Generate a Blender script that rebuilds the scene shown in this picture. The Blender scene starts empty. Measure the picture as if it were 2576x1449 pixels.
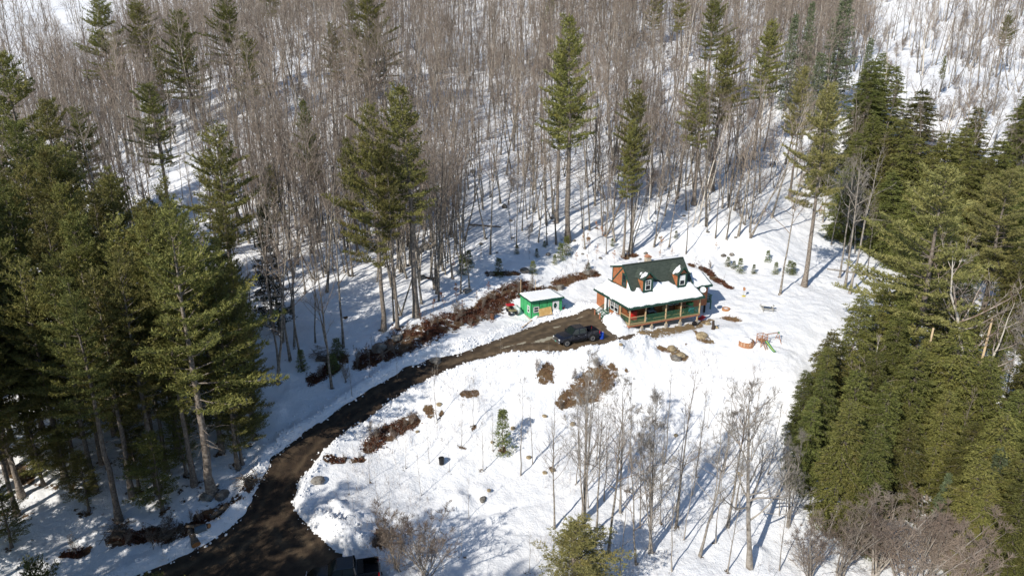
import bpy, bmesh, math
import numpy as np
from mathutils import Vector, Matrix

# ------------------------------------------------------------------ clear
for blk in (bpy.data.objects, bpy.data.meshes, bpy.data.materials, bpy.data.lights, bpy.data.cameras):
    for b in list(blk): blk.remove(b)
scene = bpy.context.scene
COL = scene.collection
R = math.radians

# ------------------------------------------------------------------ camera, sky, sun, exposure
CAM_H, PITCH = 32.0, R(18.0)
cam = bpy.data.cameras.new('camera'); camo = bpy.data.objects.new('camera', cam); COL.objects.link(camo)
camo.location = (0, 0, CAM_H); camo.rotation_euler = (R(90) - PITCH, 0, 0)
cam.sensor_width = 36.0; cam.lens = 24.0; cam.clip_start = 0.5; cam.clip_end = 5000
scene.camera = camo
SUN_EL, SUN_AZ = R(33.0), R(38.0)          # shadows fall away from the camera, 38 degrees to the right
world = bpy.data.worlds.new('World'); scene.world = world; world.use_nodes = True
wn = world.node_tree.nodes; wl = world.node_tree.links
for n in list(wn): wn.remove(n)
sky = wn.new('ShaderNodeTexSky'); sky.sky_type = 'NISHITA'; sky.sun_disc = False
sky.sun_elevation = SUN_EL; sky.sun_rotation = R(180) + SUN_AZ
sky.altitude = 300; sky.air_density = 1.2; sky.dust_density = 0.2; sky.ozone_density = 4.5
wb = wn.new('ShaderNodeBackground'); wb.inputs['Strength'].default_value = 0.095
wo = wn.new('ShaderNodeOutputWorld')
wl.new(sky.outputs[0], wb.inputs[0]); wl.new(wb.outputs[0], wo.inputs[0])
sun = bpy.data.lights.new('sun', 'SUN'); suno = bpy.data.objects.new('sun', sun); COL.objects.link(suno)
sun.energy = 4.6; sun.angle = R(0.53); sun.color = (1.0, 0.94, 0.84)
sd = Vector((math.sin(SUN_AZ) * math.cos(SUN_EL), math.cos(SUN_AZ) * math.cos(SUN_EL), -math.sin(SUN_EL)))
suno.rotation_euler = sd.to_track_quat('-Z', 'Y').to_euler(); suno.location = (-40, -50, 80)
scene.view_settings.view_transform = 'Standard'; scene.view_settings.look = 'None'
scene.view_settings.gamma = 1.0; scene.view_settings.exposure = 0.15
scene.view_settings.use_curve_mapping = False
scene.render.engine = 'CYCLES'
scene.cycles.max_bounces = 6; scene.cycles.diffuse_bounces = 3; scene.cycles.glossy_bounces = 2
scene.cycles.transmission_bounces = 4; scene.cycles.transparent_max_bounces = 6

# ------------------------------------------------------------------ helpers
def link(o, parent=None):
    COL.objects.link(o)
    if parent is not None: o.parent = parent
    return o
def tag(o, label=None, cat=None, group=None, kind=None):
    if label: o['label'] = label
    if cat: o['category'] = cat
    if group: o['group'] = group
    if kind: o['kind'] = kind
    return o
def empty(name, loc=(0, 0, 0), rz=0.0, label=None, cat=None, group=None):
    o = bpy.data.objects.new(name, None); o.empty_display_size = 0.2
    o.location = loc; o.rotation_euler = (0, 0, rz); link(o)
    return tag(o, label, cat, group)
def mesh_np(name, V, F, mats=(), smooth=False, midx=None, attrs=None):
    """numpy verts and a list of face arrays (each (n,3) or (n,4))"""
    if not isinstance(F, (list, tuple)): F = [F]
    F = [np.asarray(f, np.int32) for f in F if len(f)]
    me = bpy.data.meshes.new(name); V = np.asarray(V, np.float32)
    me.vertices.add(len(V)); me.vertices.foreach_set('co', V.ravel())
    nl = sum(f.size for f in F); npoly = sum(len(f) for f in F)
    me.loops.add(nl); me.polygons.add(npoly)
    me.loops.foreach_set('vertex_index', np.concatenate([f.ravel() for f in F]))
    tot = np.concatenate([np.full(len(f), f.shape[1], np.int32) for f in F])
    st = np.zeros(npoly, np.int32); st[1:] = np.cumsum(tot)[:-1]
    me.polygons.foreach_set('loop_start', st)
    if midx is not None: me.polygons.foreach_set('material_index', np.asarray(midx, np.int32))
    if smooth: me.polygons.foreach_set('use_smooth', np.ones(npoly, bool))
    for m in mats: me.materials.append(m)
    if attrs:
        for k, v in attrs.items():
            a = me.attributes.new(k, 'FLOAT', 'POINT'); a.data.foreach_set('value', np.asarray(v, np.float32))
    me.update(calc_edges=True)
    return me
def mobj(name, me, parent=None, loc=None):
    o = bpy.data.objects.new(name, me); link(o, parent)
    if loc is not None: o.location = loc
    return o

class MB:
    """collects boxes, bars, prisms, tubes into one mesh"""
    def __init__(s): s.v = []; s.f = []; s.m = []; s.cm = 0
    def add(s, V, F, m=None):
        b = len(s.v); s.v.extend([tuple(map(float, p)) for p in V]); s.f.extend([tuple(i + b for i in f) for f in F])
        s.m.extend([s.cm if m is None else m] * len(F)); return s
    def box(s, x0, x1, y0, y1, z0, z1, m=None):
        V = [(x, y, z) for z in (z0, z1) for y in (y0, y1) for x in (x0, x1)]
        return s.add(V, [(0, 2, 3, 1), (4, 5, 7, 6), (0, 1, 5, 4), (2, 6, 7, 3), (0, 4, 6, 2), (1, 3, 7, 5)], m)
    def hexa(s, bot, top, m=None):
        """two quads, counter-clockwise seen from above"""
        return s.add(list(bot) + list(top), [(3, 2, 1, 0), (4, 5, 6, 7), (0, 1, 5, 4), (1, 2, 6, 5), (2, 3, 7, 6), (3, 0, 4, 7)], m)
    def bar(s, a, b, w, h=None, m=None, up=(0, 0, 1)):
        h = w if h is None else h; a = Vector(a); b = Vector(b); d = (b - a).normalized()
        u = Vector(up)
        if abs(d.dot(u)) > .97: u = Vector((0, 1, 0))
        x = d.cross(u).normalized(); u = x.cross(d).normalized()
        q = [(-w / 2, -h / 2), (w / 2, -h / 2), (w / 2, h / 2), (-w / 2, h / 2)]
        V = [p + x * i + u * j for p in (a, b) for i, j in q]
        return s.add(V, [(0, 1, 2, 3), (7, 6, 5, 4), (1, 0, 4, 5), (2, 1, 5, 6), (3, 2, 6, 7), (0, 3, 7, 4)], m)
    def prism(s, poly, axis, a, b, m=None):
        """extrude a 2-D polygon (CCW) along axis 'x','y' or 'z' from a to b"""
        def mk(p, t): return {'x': (t, p[0], p[1]), 'y': (p[0], t, p[1]), 'z': (p[0], p[1], t)}[axis]
        n = len(poly); V = [mk(p, a) for p in poly] + [mk(p, b) for p in poly]
        F = [tuple(range(n)), tuple(range(2 * n - 1, n - 1, -1))] + [((i + 1) % n, i, n + i, n + (i + 1) % n) for i in range(n)]
        return s.add(V, F, m)
    def tube(s, pts, rad, n=8, m=None, cap=True):
        pts = [Vector(p) for p in pts]; rad = [rad] * len(pts) if not hasattr(rad, '__len__') else rad
        V = []; F = []
        for i, p in enumerate(pts):
            d = (pts[min(i + 1, len(pts) - 1)] - pts[max(i - 1, 0)]).normalized()
            u = Vector((0, 0, 1)) if abs(d.z) < .9 else Vector((1, 0, 0))
            x = d.cross(u).normalized(); y = d.cross(x).normalized()
            V += [p + (x * math.cos(2 * math.pi * k / n) + y * math.sin(2 * math.pi * k / n)) * rad[i] for k in range(n)]
        for i in range(len(pts) - 1):
            F += [(i * n + k, i * n + (k + 1) % n, (i + 1) * n + (k + 1) % n, (i + 1) * n + k) for k in range(n)]
        if cap: F += [tuple(range(n - 1, -1, -1)), tuple(range((len(pts) - 1) * n, len(pts) * n))]
        return s.add(V, F, m)
    def lathe(s, prof, n=16, c=(0, 0, 0), m=None, axis='z'):
        V = []; F = []
        for r, z in prof:
            for k in range(n):
                a = 2 * math.pi * k / n; x, y = r * math.cos(a), r * math.sin(a)
                q = (x, y, z) if axis == 'z' else (x, z, y) if axis == 'y' else (z, x, y)
                V.append((q[0] + c[0], q[1] + c[1], q[2] + c[2]))
        for i in range(len(prof) - 1):
            F += [(i * n + k, i * n + (k + 1) % n, (i + 1) * n + (k + 1) % n, (i + 1) * n + k) for k in range(n)]
        F += [tuple(range(n - 1, -1, -1)), tuple(range((len(prof) - 1) * n, len(prof) * n))]
        return s.add(V, F, m)
    def build(s, name, mats, parent=None, bevel=0.0, smooth=False, loc=None):
        me = bpy.data.meshes.new(name); me.from_pydata(s.v, [], s.f)
        mats = mats if isinstance(mats, (list, tuple)) else [mats]
        for m in mats: me.materials.append(m)
        me.polygons.foreach_set('material_index', s.m)
        bm = bmesh.new(); bm.from_mesh(me); bmesh.ops.recalc_face_normals(bm, faces=bm.faces)
        if bevel:
            bmesh.ops.bevel(bm, geom=[e for e in bm.edges if e.is_manifold and e.calc_face_angle(0) > .5],
                            offset=bevel, segments=2, affect='EDGES', clamp_overlap=True)
        bm.to_mesh(me); bm.free()
        if smooth:
            me.polygons.foreach_set('use_smooth', np.ones(len(me.polygons), bool))
            me.set_sharp_from_angle(angle=R(40))
        me.update()
        return mobj(name, me, parent, loc)

# ---- noise
def _h(ix, iy, s):
    n = (ix.astype(np.int64) * 374761393 + iy.astype(np.int64) * 668265263 + s * 2147483647) & 0xffffffff
    n = ((n ^ (n >> 13)) * 1274126177) & 0xffffffff
    return ((n ^ (n >> 16)) & 0xffff) / 65535.0
def vnoise(x, y, s=0):
    x = np.asarray(x, float); y = np.asarray(y, float)
    ix = np.floor(x); iy = np.floor(y); fx = x - ix; fy = y - iy
    fx = fx * fx * (3 - 2 * fx); fy = fy * fy * (3 - 2 * fy)
    a = _h(ix, iy, s); b = _h(ix + 1, iy, s); c = _h(ix, iy + 1, s); d = _h(ix + 1, iy + 1, s)
    return (a * (1 - fx) + b * fx) * (1 - fy) + (c * (1 - fx) + d * fx) * fy
def fbm(x, y, s=0, o=4):
    t = 0; a = .5
    for i in range(o): t = t + a * (vnoise(x, y, s + i) - .5); x = x * 2.03 + 7.1; y = y * 2.03 + 3.3; a *= .5
    return t                                # about -0.5 .. 0.5
def sstep(a, b, x): t = np.clip((x - a) / (b - a), 0, 1); return t * t * (3 - 2 * t)

# ------------------------------------------------------------------ materials
def mat(name, base=(.5, .5, .5), rough=.8, noise=None, bump=0.0, bscale=20, metal=0.0, spec=.3, objvar=0.0, extra=None):
    """noise=(scale, colour2, lo, hi, detail)"""
    m = bpy.data.materials.new(name); m.use_nodes = True
    nt = m.node_tree; N = nt.nodes; L = nt.links; b = N['Principled BSDF']
    b.inputs['Roughness'].default_value = rough; b.inputs['Metallic'].default_value = metal
    b.inputs['Specular IOR Level'].default_value = spec
    rgb = N.new('ShaderNodeRGB'); rgb.outputs[0].default_value = (*base, 1); out = rgb.outputs[0]
    tc = N.new('ShaderNodeTexCoord')
    if noise:
        sc, c2, lo, hi, det = noise
        nz = N.new('ShaderNodeTexNoise'); nz.inputs['Scale'].default_value = sc; nz.inputs['Detail'].default_value = det
        L.new(tc.outputs['Object'], nz.inputs['Vector'])
        mr = N.new('ShaderNodeMapRange'); mr.inputs[1].default_value = lo; mr.inputs[2].default_value = hi
        L.new(nz.outputs[0], mr.inputs[0])
        mx = N.new('ShaderNodeMix'); mx.data_type = 'RGBA'; mx.inputs[7].default_value = (*c2, 1)
        L.new(mr.outputs[0], mx.inputs[0]); L.new(out, mx.inputs[6]); out = mx.outputs[2]
    if objvar:
        oi = N.new('ShaderNodeObjectInfo'); mr = N.new('ShaderNodeMapRange')
        mr.inputs[3].default_value = 1 - objvar; mr.inputs[4].default_value = 1 + objvar
        L.new(oi.outputs['Random'], mr.inputs[0])
        hs = N.new('ShaderNodeHueSaturation'); L.new(mr.outputs[0], hs.inputs['Value']); L.new(out, hs.inputs['Color']); out = hs.outputs[0]
    L.new(out, b.inputs['Base Color'])
    if bump:
        nb = N.new('ShaderNodeTexNoise'); nb.inputs['Scale'].default_value = bscale; nb.inputs['Detail'].default_value = 4
        L.new(tc.outputs['Object'], nb.inputs['Vector'])
        bp = N.new('ShaderNodeBump'); bp.inputs['Strength'].default_value = 1.0; bp.inputs['Distance'].default_value = bump
        L.new(nb.outputs[0], bp.inputs['Height']); L.new(bp.outputs[0], b.inputs['Normal'])
    return m

# ------------------------------------------------------------------ where the camera's sight lines meet the land (used to survey the site)
FPX, CXP, CYP = 2576 * 24 / 36.0, 1288.0, 724.5
cp, sp = math.cos(PITCH), math.sin(PITCH)
def sight(px, py):
    u = (px - CXP) / FPX; v = (CYP - py) / FPX
    return np.array([u, cp + v * sp, -sp + v * cp])
def at_z(px, py, z):
    d = sight(px, py); t = (z - CAM_H) / d[2]; return np.array([0, 0, CAM_H]) + d * t
def to_px(x, y, z):
    x = np.asarray(x, float); y = np.asarray(y, float); q = np.asarray(z, float) - CAM_H
    d = y * cp - q * sp; return CXP + FPX * x / d, CYP - FPX * (y * sp + q * cp) / d

# ------------------------------------------------------------------ the lie of the land: surveyed heights, smoothly joined
near = [  # (sight x, sight y, height)
    (1455, 850, 0), (1400, 820, .0), (1424, 873, -.06), (1490, 862, -.03), (1450, 884, -.1), (1380, 880, -.15), (1250, 880, -.35), (1100, 930, -1.3), (950, 1010, -2.9), (820, 1100, -4.2), (730, 1200, -5.4),
    (680, 1300, -6.4), (640, 1430, -7.4), (860, 1440, -7.5), (400, 1440, -7.6),
    (1370, 790, .25), (1300, 790, .2), (1450, 760, .3), (1530, 720, .8), (1580, 830, .1), (1700, 815, -.1), (1760, 790, -.25), (1640, 690, 1.0), (1780, 700, .6),
    (1240, 800, .3), (1250, 740, 2.0), (1150, 800, 1.0), (1330, 700, 2.6), (1060, 850, 1.0), (1480, 680, 2.2), (1000, 880, .0),
    (940, 900, -.6), (900, 960, -2.0), (840, 1000, -3.0),
    (1700, 630, 2.9), (1850, 650, 1.8), (1980, 700, .9), (2000, 620, 2.6), (1600, 590, 4.6), (1400, 620, 4.6),
    (1850, 780, -.2), (1930, 780, -.1), (1920, 870, -1.2), (2030, 800, -.3), (2120, 700, .2), (2150, 820, -1.2),
    (1700, 850, -.7), (1600, 880, -1.0), (1780, 860, -1.2), (1500, 890, -.3), (1500, 930, -2.0), (1480, 990, -4.0), (1650, 960, -3.4), (1800, 960, -3.6), (1950, 960, -3.0),
    (1300, 920, -1.0), (1300, 1000, -3.4), (1150, 1000, -2.6), (1050, 1060, -4.2), (1250, 1120, -6.2), (950, 1140, -5.4), (1000, 1230, -7.0),
    (820, 1200, -5.4), (780, 1290, -6.4), (900, 1330, -7.0), (900, 1390, -7.3), (1200, 1230, -8.0), (1250, 1400, -9.0), (1000, 1420, -8.2), (1450, 1420, -9.4), (1450, 1200, -8.0),
    (1650, 1150, -7.6), (1700, 1400, -10.0), (1850, 1100, -7.0), (1900, 1420, -11.0), (2000, 1250, -9.6),
    (2200, 1250, -11.5), (2240, 1440, -13.0), (2500, 1300, -12.5), (2400, 1050, -9), (2250, 950, -5),
    (300, 1310, -6.4), (100, 1250, -5.4), (50, 1440, -7.2), (550, 1250, -5.6), (600, 1100, -3.6), (300, 1100, -3.2), (100, 1050, -2.4), (700, 950, -1.4), (750, 860, .2),
]
pts = [tuple(at_z(a, b, z)) for a, b, z in near]
for gx in (-260, -190, -130, -85, -50, -20, 10, 40, 75, 110, 160, 230):      # the hill behind
    for gy in (112, 135, 165, 200, 250, 320, 420, 560):
        y0 = 88 + 0.05 * gx + (10 if gx > 60 else 0)
        g = .295 if gx > -60 else (.26 if gx > -100 else .22)
        z = g * (gy - y0) + 2.2 * math.sin(gx * .043 + gy * .02) * (gy > 120)
        if gx in (75, 110) and gy < 140: z -= 4
        if gx == 40 and gy < 120: z -= 2.0
        if gx == 40 and 120 < gy < 140: z -= 1.0
        if abs(gx) > gy * .85 + 30: z *= .9
        pts.append((gx, gy, z))
for gx, gy, z in ((-60, 70, 0), (-80, 90, 3), (-45, 95, 6), (-60, 45, -7), (-30, 25, -8.5), (0, 25, -10.5), (30, 25, -13), (60, 45, -13), (70, 70, -9), (60, 90, -2),
                  (85, 100, 0), (-100, 40, -4), (-60, 0, -9), (0, 0, -12), (60, 0, -15), (-60, -60, -12), (60, -60, -18), (120, 60, -8), (-150, 60, 2), (140, 20, -10), (-150, 0, -6)):
    pts.append((gx, gy, z))
PT = np.array(pts); _c2 = 16.0
_K = np.sqrt(((PT[:, None, :2] - PT[None, :, :2]) ** 2).sum(-1) + _c2)
_W = np.linalg.solve(_K + np.eye(len(PT)) * -0.25, PT[:, 2] - PT[:, 2].mean())
def base_h(x, y):
    x = np.atleast_1d(np.asarray(x, float)); y = np.atleast_1d(np.asarray(y, float)); sh = x.shape
    x = x.ravel(); y = y.ravel(); out = np.empty(x.size)
    for i in range(0, x.size, 20000):
        k = np.sqrt((x[i:i + 20000, None] - PT[None, :, 0]) ** 2 + (y[i:i + 20000, None] - PT[None, :, 1]) ** 2 + _c2)
        out[i:i + 20000] = k @ _W
    return (out + PT[:, 2].mean()).reshape(sh)
def spot(px, py):
    """the point of the land on a sight line"""
    d = sight(px, py); t = np.linspace(40, 420, 1500)
    q = np.array([0, 0, CAM_H]) + d * t[:, None]
    f = q[:, 2] - base_h(q[:, 0], q[:, 1]); i = int(np.argmax(f < 0))
    if f[i] >= 0: i = len(t) - 1
    a, b = (t[i - 1], t[i]); w = f[i - 1] / max(f[i - 1] - f[i], 1e-6) if i else 0
    tt = a + (b - a) * w; q = np.array([0, 0, CAM_H]) + d * tt
    return float(q[0]), float(q[1]), float(base_h(q[0], q[1])[0])

# ------------------------------------------------------------------ ground sheet: snow with bare patches, driveway cut into it
road_px = [(150, 1560), (330, 1449), (470, 1396), (560, 1345), (620, 1290), (655, 1220), (690, 1150), (760, 1092), (850, 1030), (930, 978), (1010, 932), (1090, 906), (1170, 886),
           (1240, 858), (1300, 836), (1350, 816), (1400, 801), (1450, 792), (1492, 787), (1512, 797), (1528, 826), (1555, 846), (1600, 838), (1612, 846), (1560, 866), (1500, 872), (1450, 883), (1400, 887),
           (1330, 888), (1270, 893), (1200, 908), (1130, 932), (1060, 962), (1000, 997), (940, 1040), (880, 1080), (830, 1115), (790, 1160), (757, 1203), (738, 1250), (742, 1285),
           (790, 1336), (840, 1380), (872, 1412), (940, 1420), (960, 1449), (960, 1560)]
ROAD = np.array([spot(*q)[:2] for q in road_px])
def poly_sd(x, y, P):
    """signed distance, negative inside"""
    d = np.full(x.shape, 1e9); inside = np.zeros(x.shape, bool)
    for i in range(len(P)):
        a = P[i]; b = P[(i + 1) % len(P)]; e = b - a
        t = np.clip(((x - a[0]) * e[0] + (y - a[1]) * e[1]) / (e @ e), 0, 1)
        d = np.minimum(d, np.hypot(x - a[0] - t * e[0], y - a[1] - t * e[1]))
        c = (a[1] > y) != (b[1] > y)
        inside ^= c & (x < (b[0] - a[0]) * (y - a[1]) / (b[1] - a[1] + 1e-12) + a[0])
    return np.where(inside, -d, d)
def road_sd(x, y):
    return poly_sd(x, y, ROAD) + .55 * fbm(x * .9, y * .9, 5, 4) * 1.4

HPHI = R(23.7); HO = at_z(1583.2, 818.3, .85)                         # house: front left corner of the porch floor
hx = np.array([math.cos(HPHI), math.sin(HPHI)]); hy = np.array([-math.sin(HPHI), math.cos(HPHI)])
def to_house(x, y): return (x - HO[0]) * hx[0] + (y - HO[1]) * hx[1], (x - HO[0]) * hy[0] + (y - HO[1]) * hy[1]
def from_house(lx, ly): return HO[0] + lx * hx[0] + ly * hy[0], HO[1] + lx * hx[1] + ly * hy[1]

# bare patches: chains of (sight x, sight y, half-width m), tone 0 = dark leaf litter, 1 = tan grass, .5 = brown
patches = [
    ([(1330, 716, 1.0), (1260, 745, 1.9), (1200, 790, 2.0), (1140, 810, 2.0), (1080, 832, 2.1), (1010, 868, 2.1), (950, 893, 1.8), (910, 915, 1.3)], .12),
    ([(1400, 716, 1.0), (1450, 698, 1.1), (1500, 690, .8)], .3), ([(1290, 738, .8), (1390, 728, 1.0)], .2),
    ([(1230, 690, .7), (1300, 690, .6)], .25), ([(1410, 760, .25)], .4),
    ([(1768, 676, .9), (1800, 705, .9), (1838, 726, .5)], .2), ([(1740, 668, .8)], .3),
    ([(1410, 1018, .7), (1460, 992, 1.3), (1510, 962, 1.5), (1540, 935, .8)], .42), ([(1372, 948, 1.1), (1385, 925, .6)], .35),
    ([(1575, 935, .3)], .5), ([(1700, 893, .9), (1720, 902, .6)], .8), ([(1658, 876, .4), (1675, 886, .4)], .6), ([(1750, 838, .3), (1770, 856, .9), (1790, 862, .5)], .8),
    ([(1815, 790, .35), (1842, 798, .7), (1862, 804, .35)], .85), ([(1885, 980, .3)], .5),
    ([(1040, 1056, .9), (1000, 1080, 1.1), (960, 1100, 1.0), (925, 1128, .8)], .1), ([(820, 1162, .5), (880, 1160, .5), (910, 1158, .4)], .15),
    ([(1078, 1028, .6), (1085, 1045, .5)], .5), ([(1165, 995, .5), (1195, 990, .5)], .35), ([(1110, 1040, .4)], .4), ([(1265, 1135, .45)], .35),
    ([(1600, 846, .7), (1640, 840, 1.3), (1700, 828, 1.3), (1750, 814, 1.0), (1790, 795, .3)], .95),
    ([(1590, 850, .9), (1640, 842, .8)], .95),
    ([(1725, 870, .2)], .5), ([(1930, 1000, .2)], .5), ([(1600, 640, .6), (1570, 648, .7)], .3), ([(1480, 600, .5)], .6), ([(1060, 700, .5), (1100, 705, .4)], .2),
    ([(290, 1365, .8), (350, 1350, 1.0), (420, 1345, 1.0), (480, 1330, 1.0), (520, 1300, .9), (590, 1270, .8)], .1), ([(210, 1390, .7), (160, 1400, .4)], .15), ([(560, 1390, .5), (500, 1385, .5)], .35),
    ([(780, 960, .8), (830, 930, 1.0), (860, 905, 1.0)], .05), ([(965, 1360, .8), (950, 1390, .6)], .05), ([(40, 1190, .9), (70, 1210, .7)], .4), ([(300, 1312, .5)], .2), ([(640, 1215, .5), (620, 1240, .6)], .1),
    ([(870, 800, .3)], .1), ([(2190, 690, .3)], .4), ([(1960, 744, .25)], .4),
]
PCH = []
for ch, tone in patches:
    w = [(*spot(a, b)[:2], r) for a, b, r in ch]
    if len(w) == 1: w = w * 2
    PCH.append((w, tone))
def bare_at(x, y):
    best = np.zeros(x.shape); tone = np.full(x.shape, .4)
    for w, tn in PCH:
        x0 = min(q[0] for q in w) - 4; x1 = max(q[0] for q in w) + 4; y0 = min(q[1] for q in w) - 4; y1 = max(q[1] for q in w) + 4
        m = (x > x0) & (x < x1) & (y > y0) & (y < y1)
        if not m.any(): continue
        xx, yy = x[m], y[m]; bb = np.zeros(xx.shape)
        for (ax, ay, ar), (bx, by, br) in zip(w[:-1], w[1:]):
            ex, ey = bx - ax, by - ay; L2 = ex * ex + ey * ey + 1e-9
            t = np.clip(((xx - ax) * ex + (yy - ay) * ey) / L2, 0, 1)
            d = np.hypot(xx - ax - t * ex, yy - ay - t * ey)
            bb = np.maximum(bb, np.clip(1.5 - d / (ar + (br - ar) * t), 0, 1.5))
        g = best[m]; tt = tone[m]; tone[m] = np.where(bb > g, tn, tt); best[m] = np.maximum(g, bb)
    return best / 1.5, tone                       # 0.33 at the edge of a patch

PILES = [(1552, 822, 1.3, 1.5), (1535, 808, .9, .7), (1580, 843, 1.0, .8), (1350, 905, 1.6, .25), (880, 1330, 2.2, 1.0), (920, 1370, 1.6, .9), (835, 1290, 1.4, .7), (1160, 1262, .9, .6), (1215, 1240, .8, .6),
         (690, 1040, 1.2, .4), (1480, 905, 1.6, .5), (1620, 885, 1.5, .5), (1560, 890, 1.4, .5), (1030, 1110, 1.0, .3), (40, 1140, 1.0, .9), (260, 1350, .8, .6), (820, 900, 1.2, .4), (1060, 640, 1., .5), (600, 1365, .8, .4), (1250, 1305, .7, .3), (1900, 1390, 1., .4)]
PILEW = [(*spot(a, b)[:2], r, h) for a, b, r, h in PILES]
PATHS = [np.array([spot(*q)[:2] for q in pl]) for pl in (((1790, 790), (1840, 785), (1900, 790), (1940, 785)), ((1840, 785), (1870, 830), (1900, 862), (1950, 870)), ((1420, 790), (1450, 770), (1490, 755), (1510, 760)), ((900, 1340), (1000, 1310), (1120, 1300), (1260, 1290), (1380, 1260), (1460, 1230)), ((1210, 1310), (1300, 1340), (1400, 1350)), ((1930, 780), (2020, 740), (2090, 700)), ((1300, 800), (1270, 790), (1240, 800)), ((1950, 870), (2010, 890), (1960, 940), (1880, 960), (1800, 940)))]
def land(x, y):
    """height of the ground sheet and of the driveway surface under it, plus masks"""
    x = np.atleast_1d(np.asarray(x, float)); y = np.atleast_1d(np.asarray(y, float))
    b = base_h(x, y)
    sdr = road_sd(x, y); fl = sstep(0, 6, np.abs(poly_sd(x, y, ROAD)))
    lx, ly = to_house(x, y)
    hd = np.maximum(np.maximum(-lx - 1.5, lx - 15), np.maximum(-ly - 1, ly - 9)); hm = 1 - sstep(0, 3, hd)
    lump = 1.5 * fbm(x * .09, y * .09, 21, 3) * sstep(60, 160, y) + .55 * fbm(x * .3, y * .3, 31, 3) + .30 * fbm(x * 1.1, y * 1.1, 41, 3) * (.4 + 1.2 * vnoise(x * .15, y * .15, 43)) + .16 * fbm(x * 2.9, y * 2.9, 47, 2)
    z = b + lump * (.25 + .75 * fl) * (1 - .85 * hm)
    # house pad
    pad = np.where(ly < 1.5, .85 - 1.0 - .055 * np.clip(lx, 0, 14), .85 - 1.0 - .055 * np.clip(lx, 0, 14) * (1 - sstep(1.5, 6, ly)) + .15 * np.clip(ly - 1.5, 0, 9))
    z = z * (1 - hm) + pad * hm
    # ploughed banks along the driveway
    berm = np.exp(-((sdr - .9) / .55) ** 2) * (.22 + .5 * vnoise(x * .5, y * .5, 61)) + .5 * fbm(x * 1.7, y * 1.7, 63, 3) * np.exp(-((sdr - 1.2) / 1.2) ** 2)
    for (px, py, pr, ph) in PILEW:
        d2 = ((x - px) ** 2 + (y - py) ** 2) / (pr * pr)
        z = z + ph * np.exp(-d2) * np.clip(1 + 2.4 * fbm(x * 1.6, y * 1.6, 71, 5), .1, 2)
    road = b * (1 - hm) + pad * hm - .03 + .06 * fbm(x * .5, y * .5, 77, 3)
    inn = sstep(-.15, .35, sdr)
    z = (road - .22) * (1 - inn) + (z + .16 + berm * (1 - hm * .7)) * inn
    for P_ in PATHS:                                    # trodden paths and tracks
        m_ = (x > P_[:, 0].min() - 1) & (x < P_[:, 0].max() + 1) & (y > P_[:, 1].min() - 1) & (y < P_[:, 1].max() + 1)
        if not m_.any(): continue
        xx, yy = x[m_], y[m_]; d = np.full(xx.shape, 9.)
        for a, b_ in zip(P_[:-1], P_[1:]):
            e = b_ - a; t = np.clip(((xx - a[0]) * e[0] + (yy - a[1]) * e[1]) / (e @ e + 1e-9), 0, 1); d = np.minimum(d, np.hypot(xx - a[0] - t * e[0], yy - a[1] - t * e[1]))
        d = d + .5 * fbm(xx * .9, yy * .9, 87, 3)
        z[m_] -= .17 * np.exp(-(d / .3) ** 2) * (.35 + 1.2 * vnoise(xx * 2.2, yy * 2.2, 88))
    bare, tone = bare_at(x, y)
    z = z - .10 * sstep(.2, .45, bare)
    return z, road, sdr, bare, tone
def gz(x, y): return float(land(x, y)[0][0])
def axis_lines(lo, hi, step, far_lo, far_hi, g=1.045):
    a = list(np.arange(lo, hi, step)); s = step
    while a[-1] < far_hi: s *= g; a.append(a[-1] + s)
    s = step; b = []; c = lo
    while c > far_lo: s *= g; c -= s; b.append(c)
    return np.array(b[::-1] + a)
gxs = axis_lines(-48, 62, .32, -900, 900); gys = axis_lines(40, 112, .32, -400, 900, 1.035)
GX, GY = np.meshgrid(gxs, gys)
GZ, _, _, GB, GT = land(GX.ravel(), GY.ravel())
ny, nx = GX.shape
idx = np.arange(ny * nx).reshape(ny, nx)
GF = np.stack([idx[:-1, :-1], idx[:-1, 1:], idx[1:, 1:], idx[1:, :-1]], -1).reshape(-1, 4)

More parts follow.
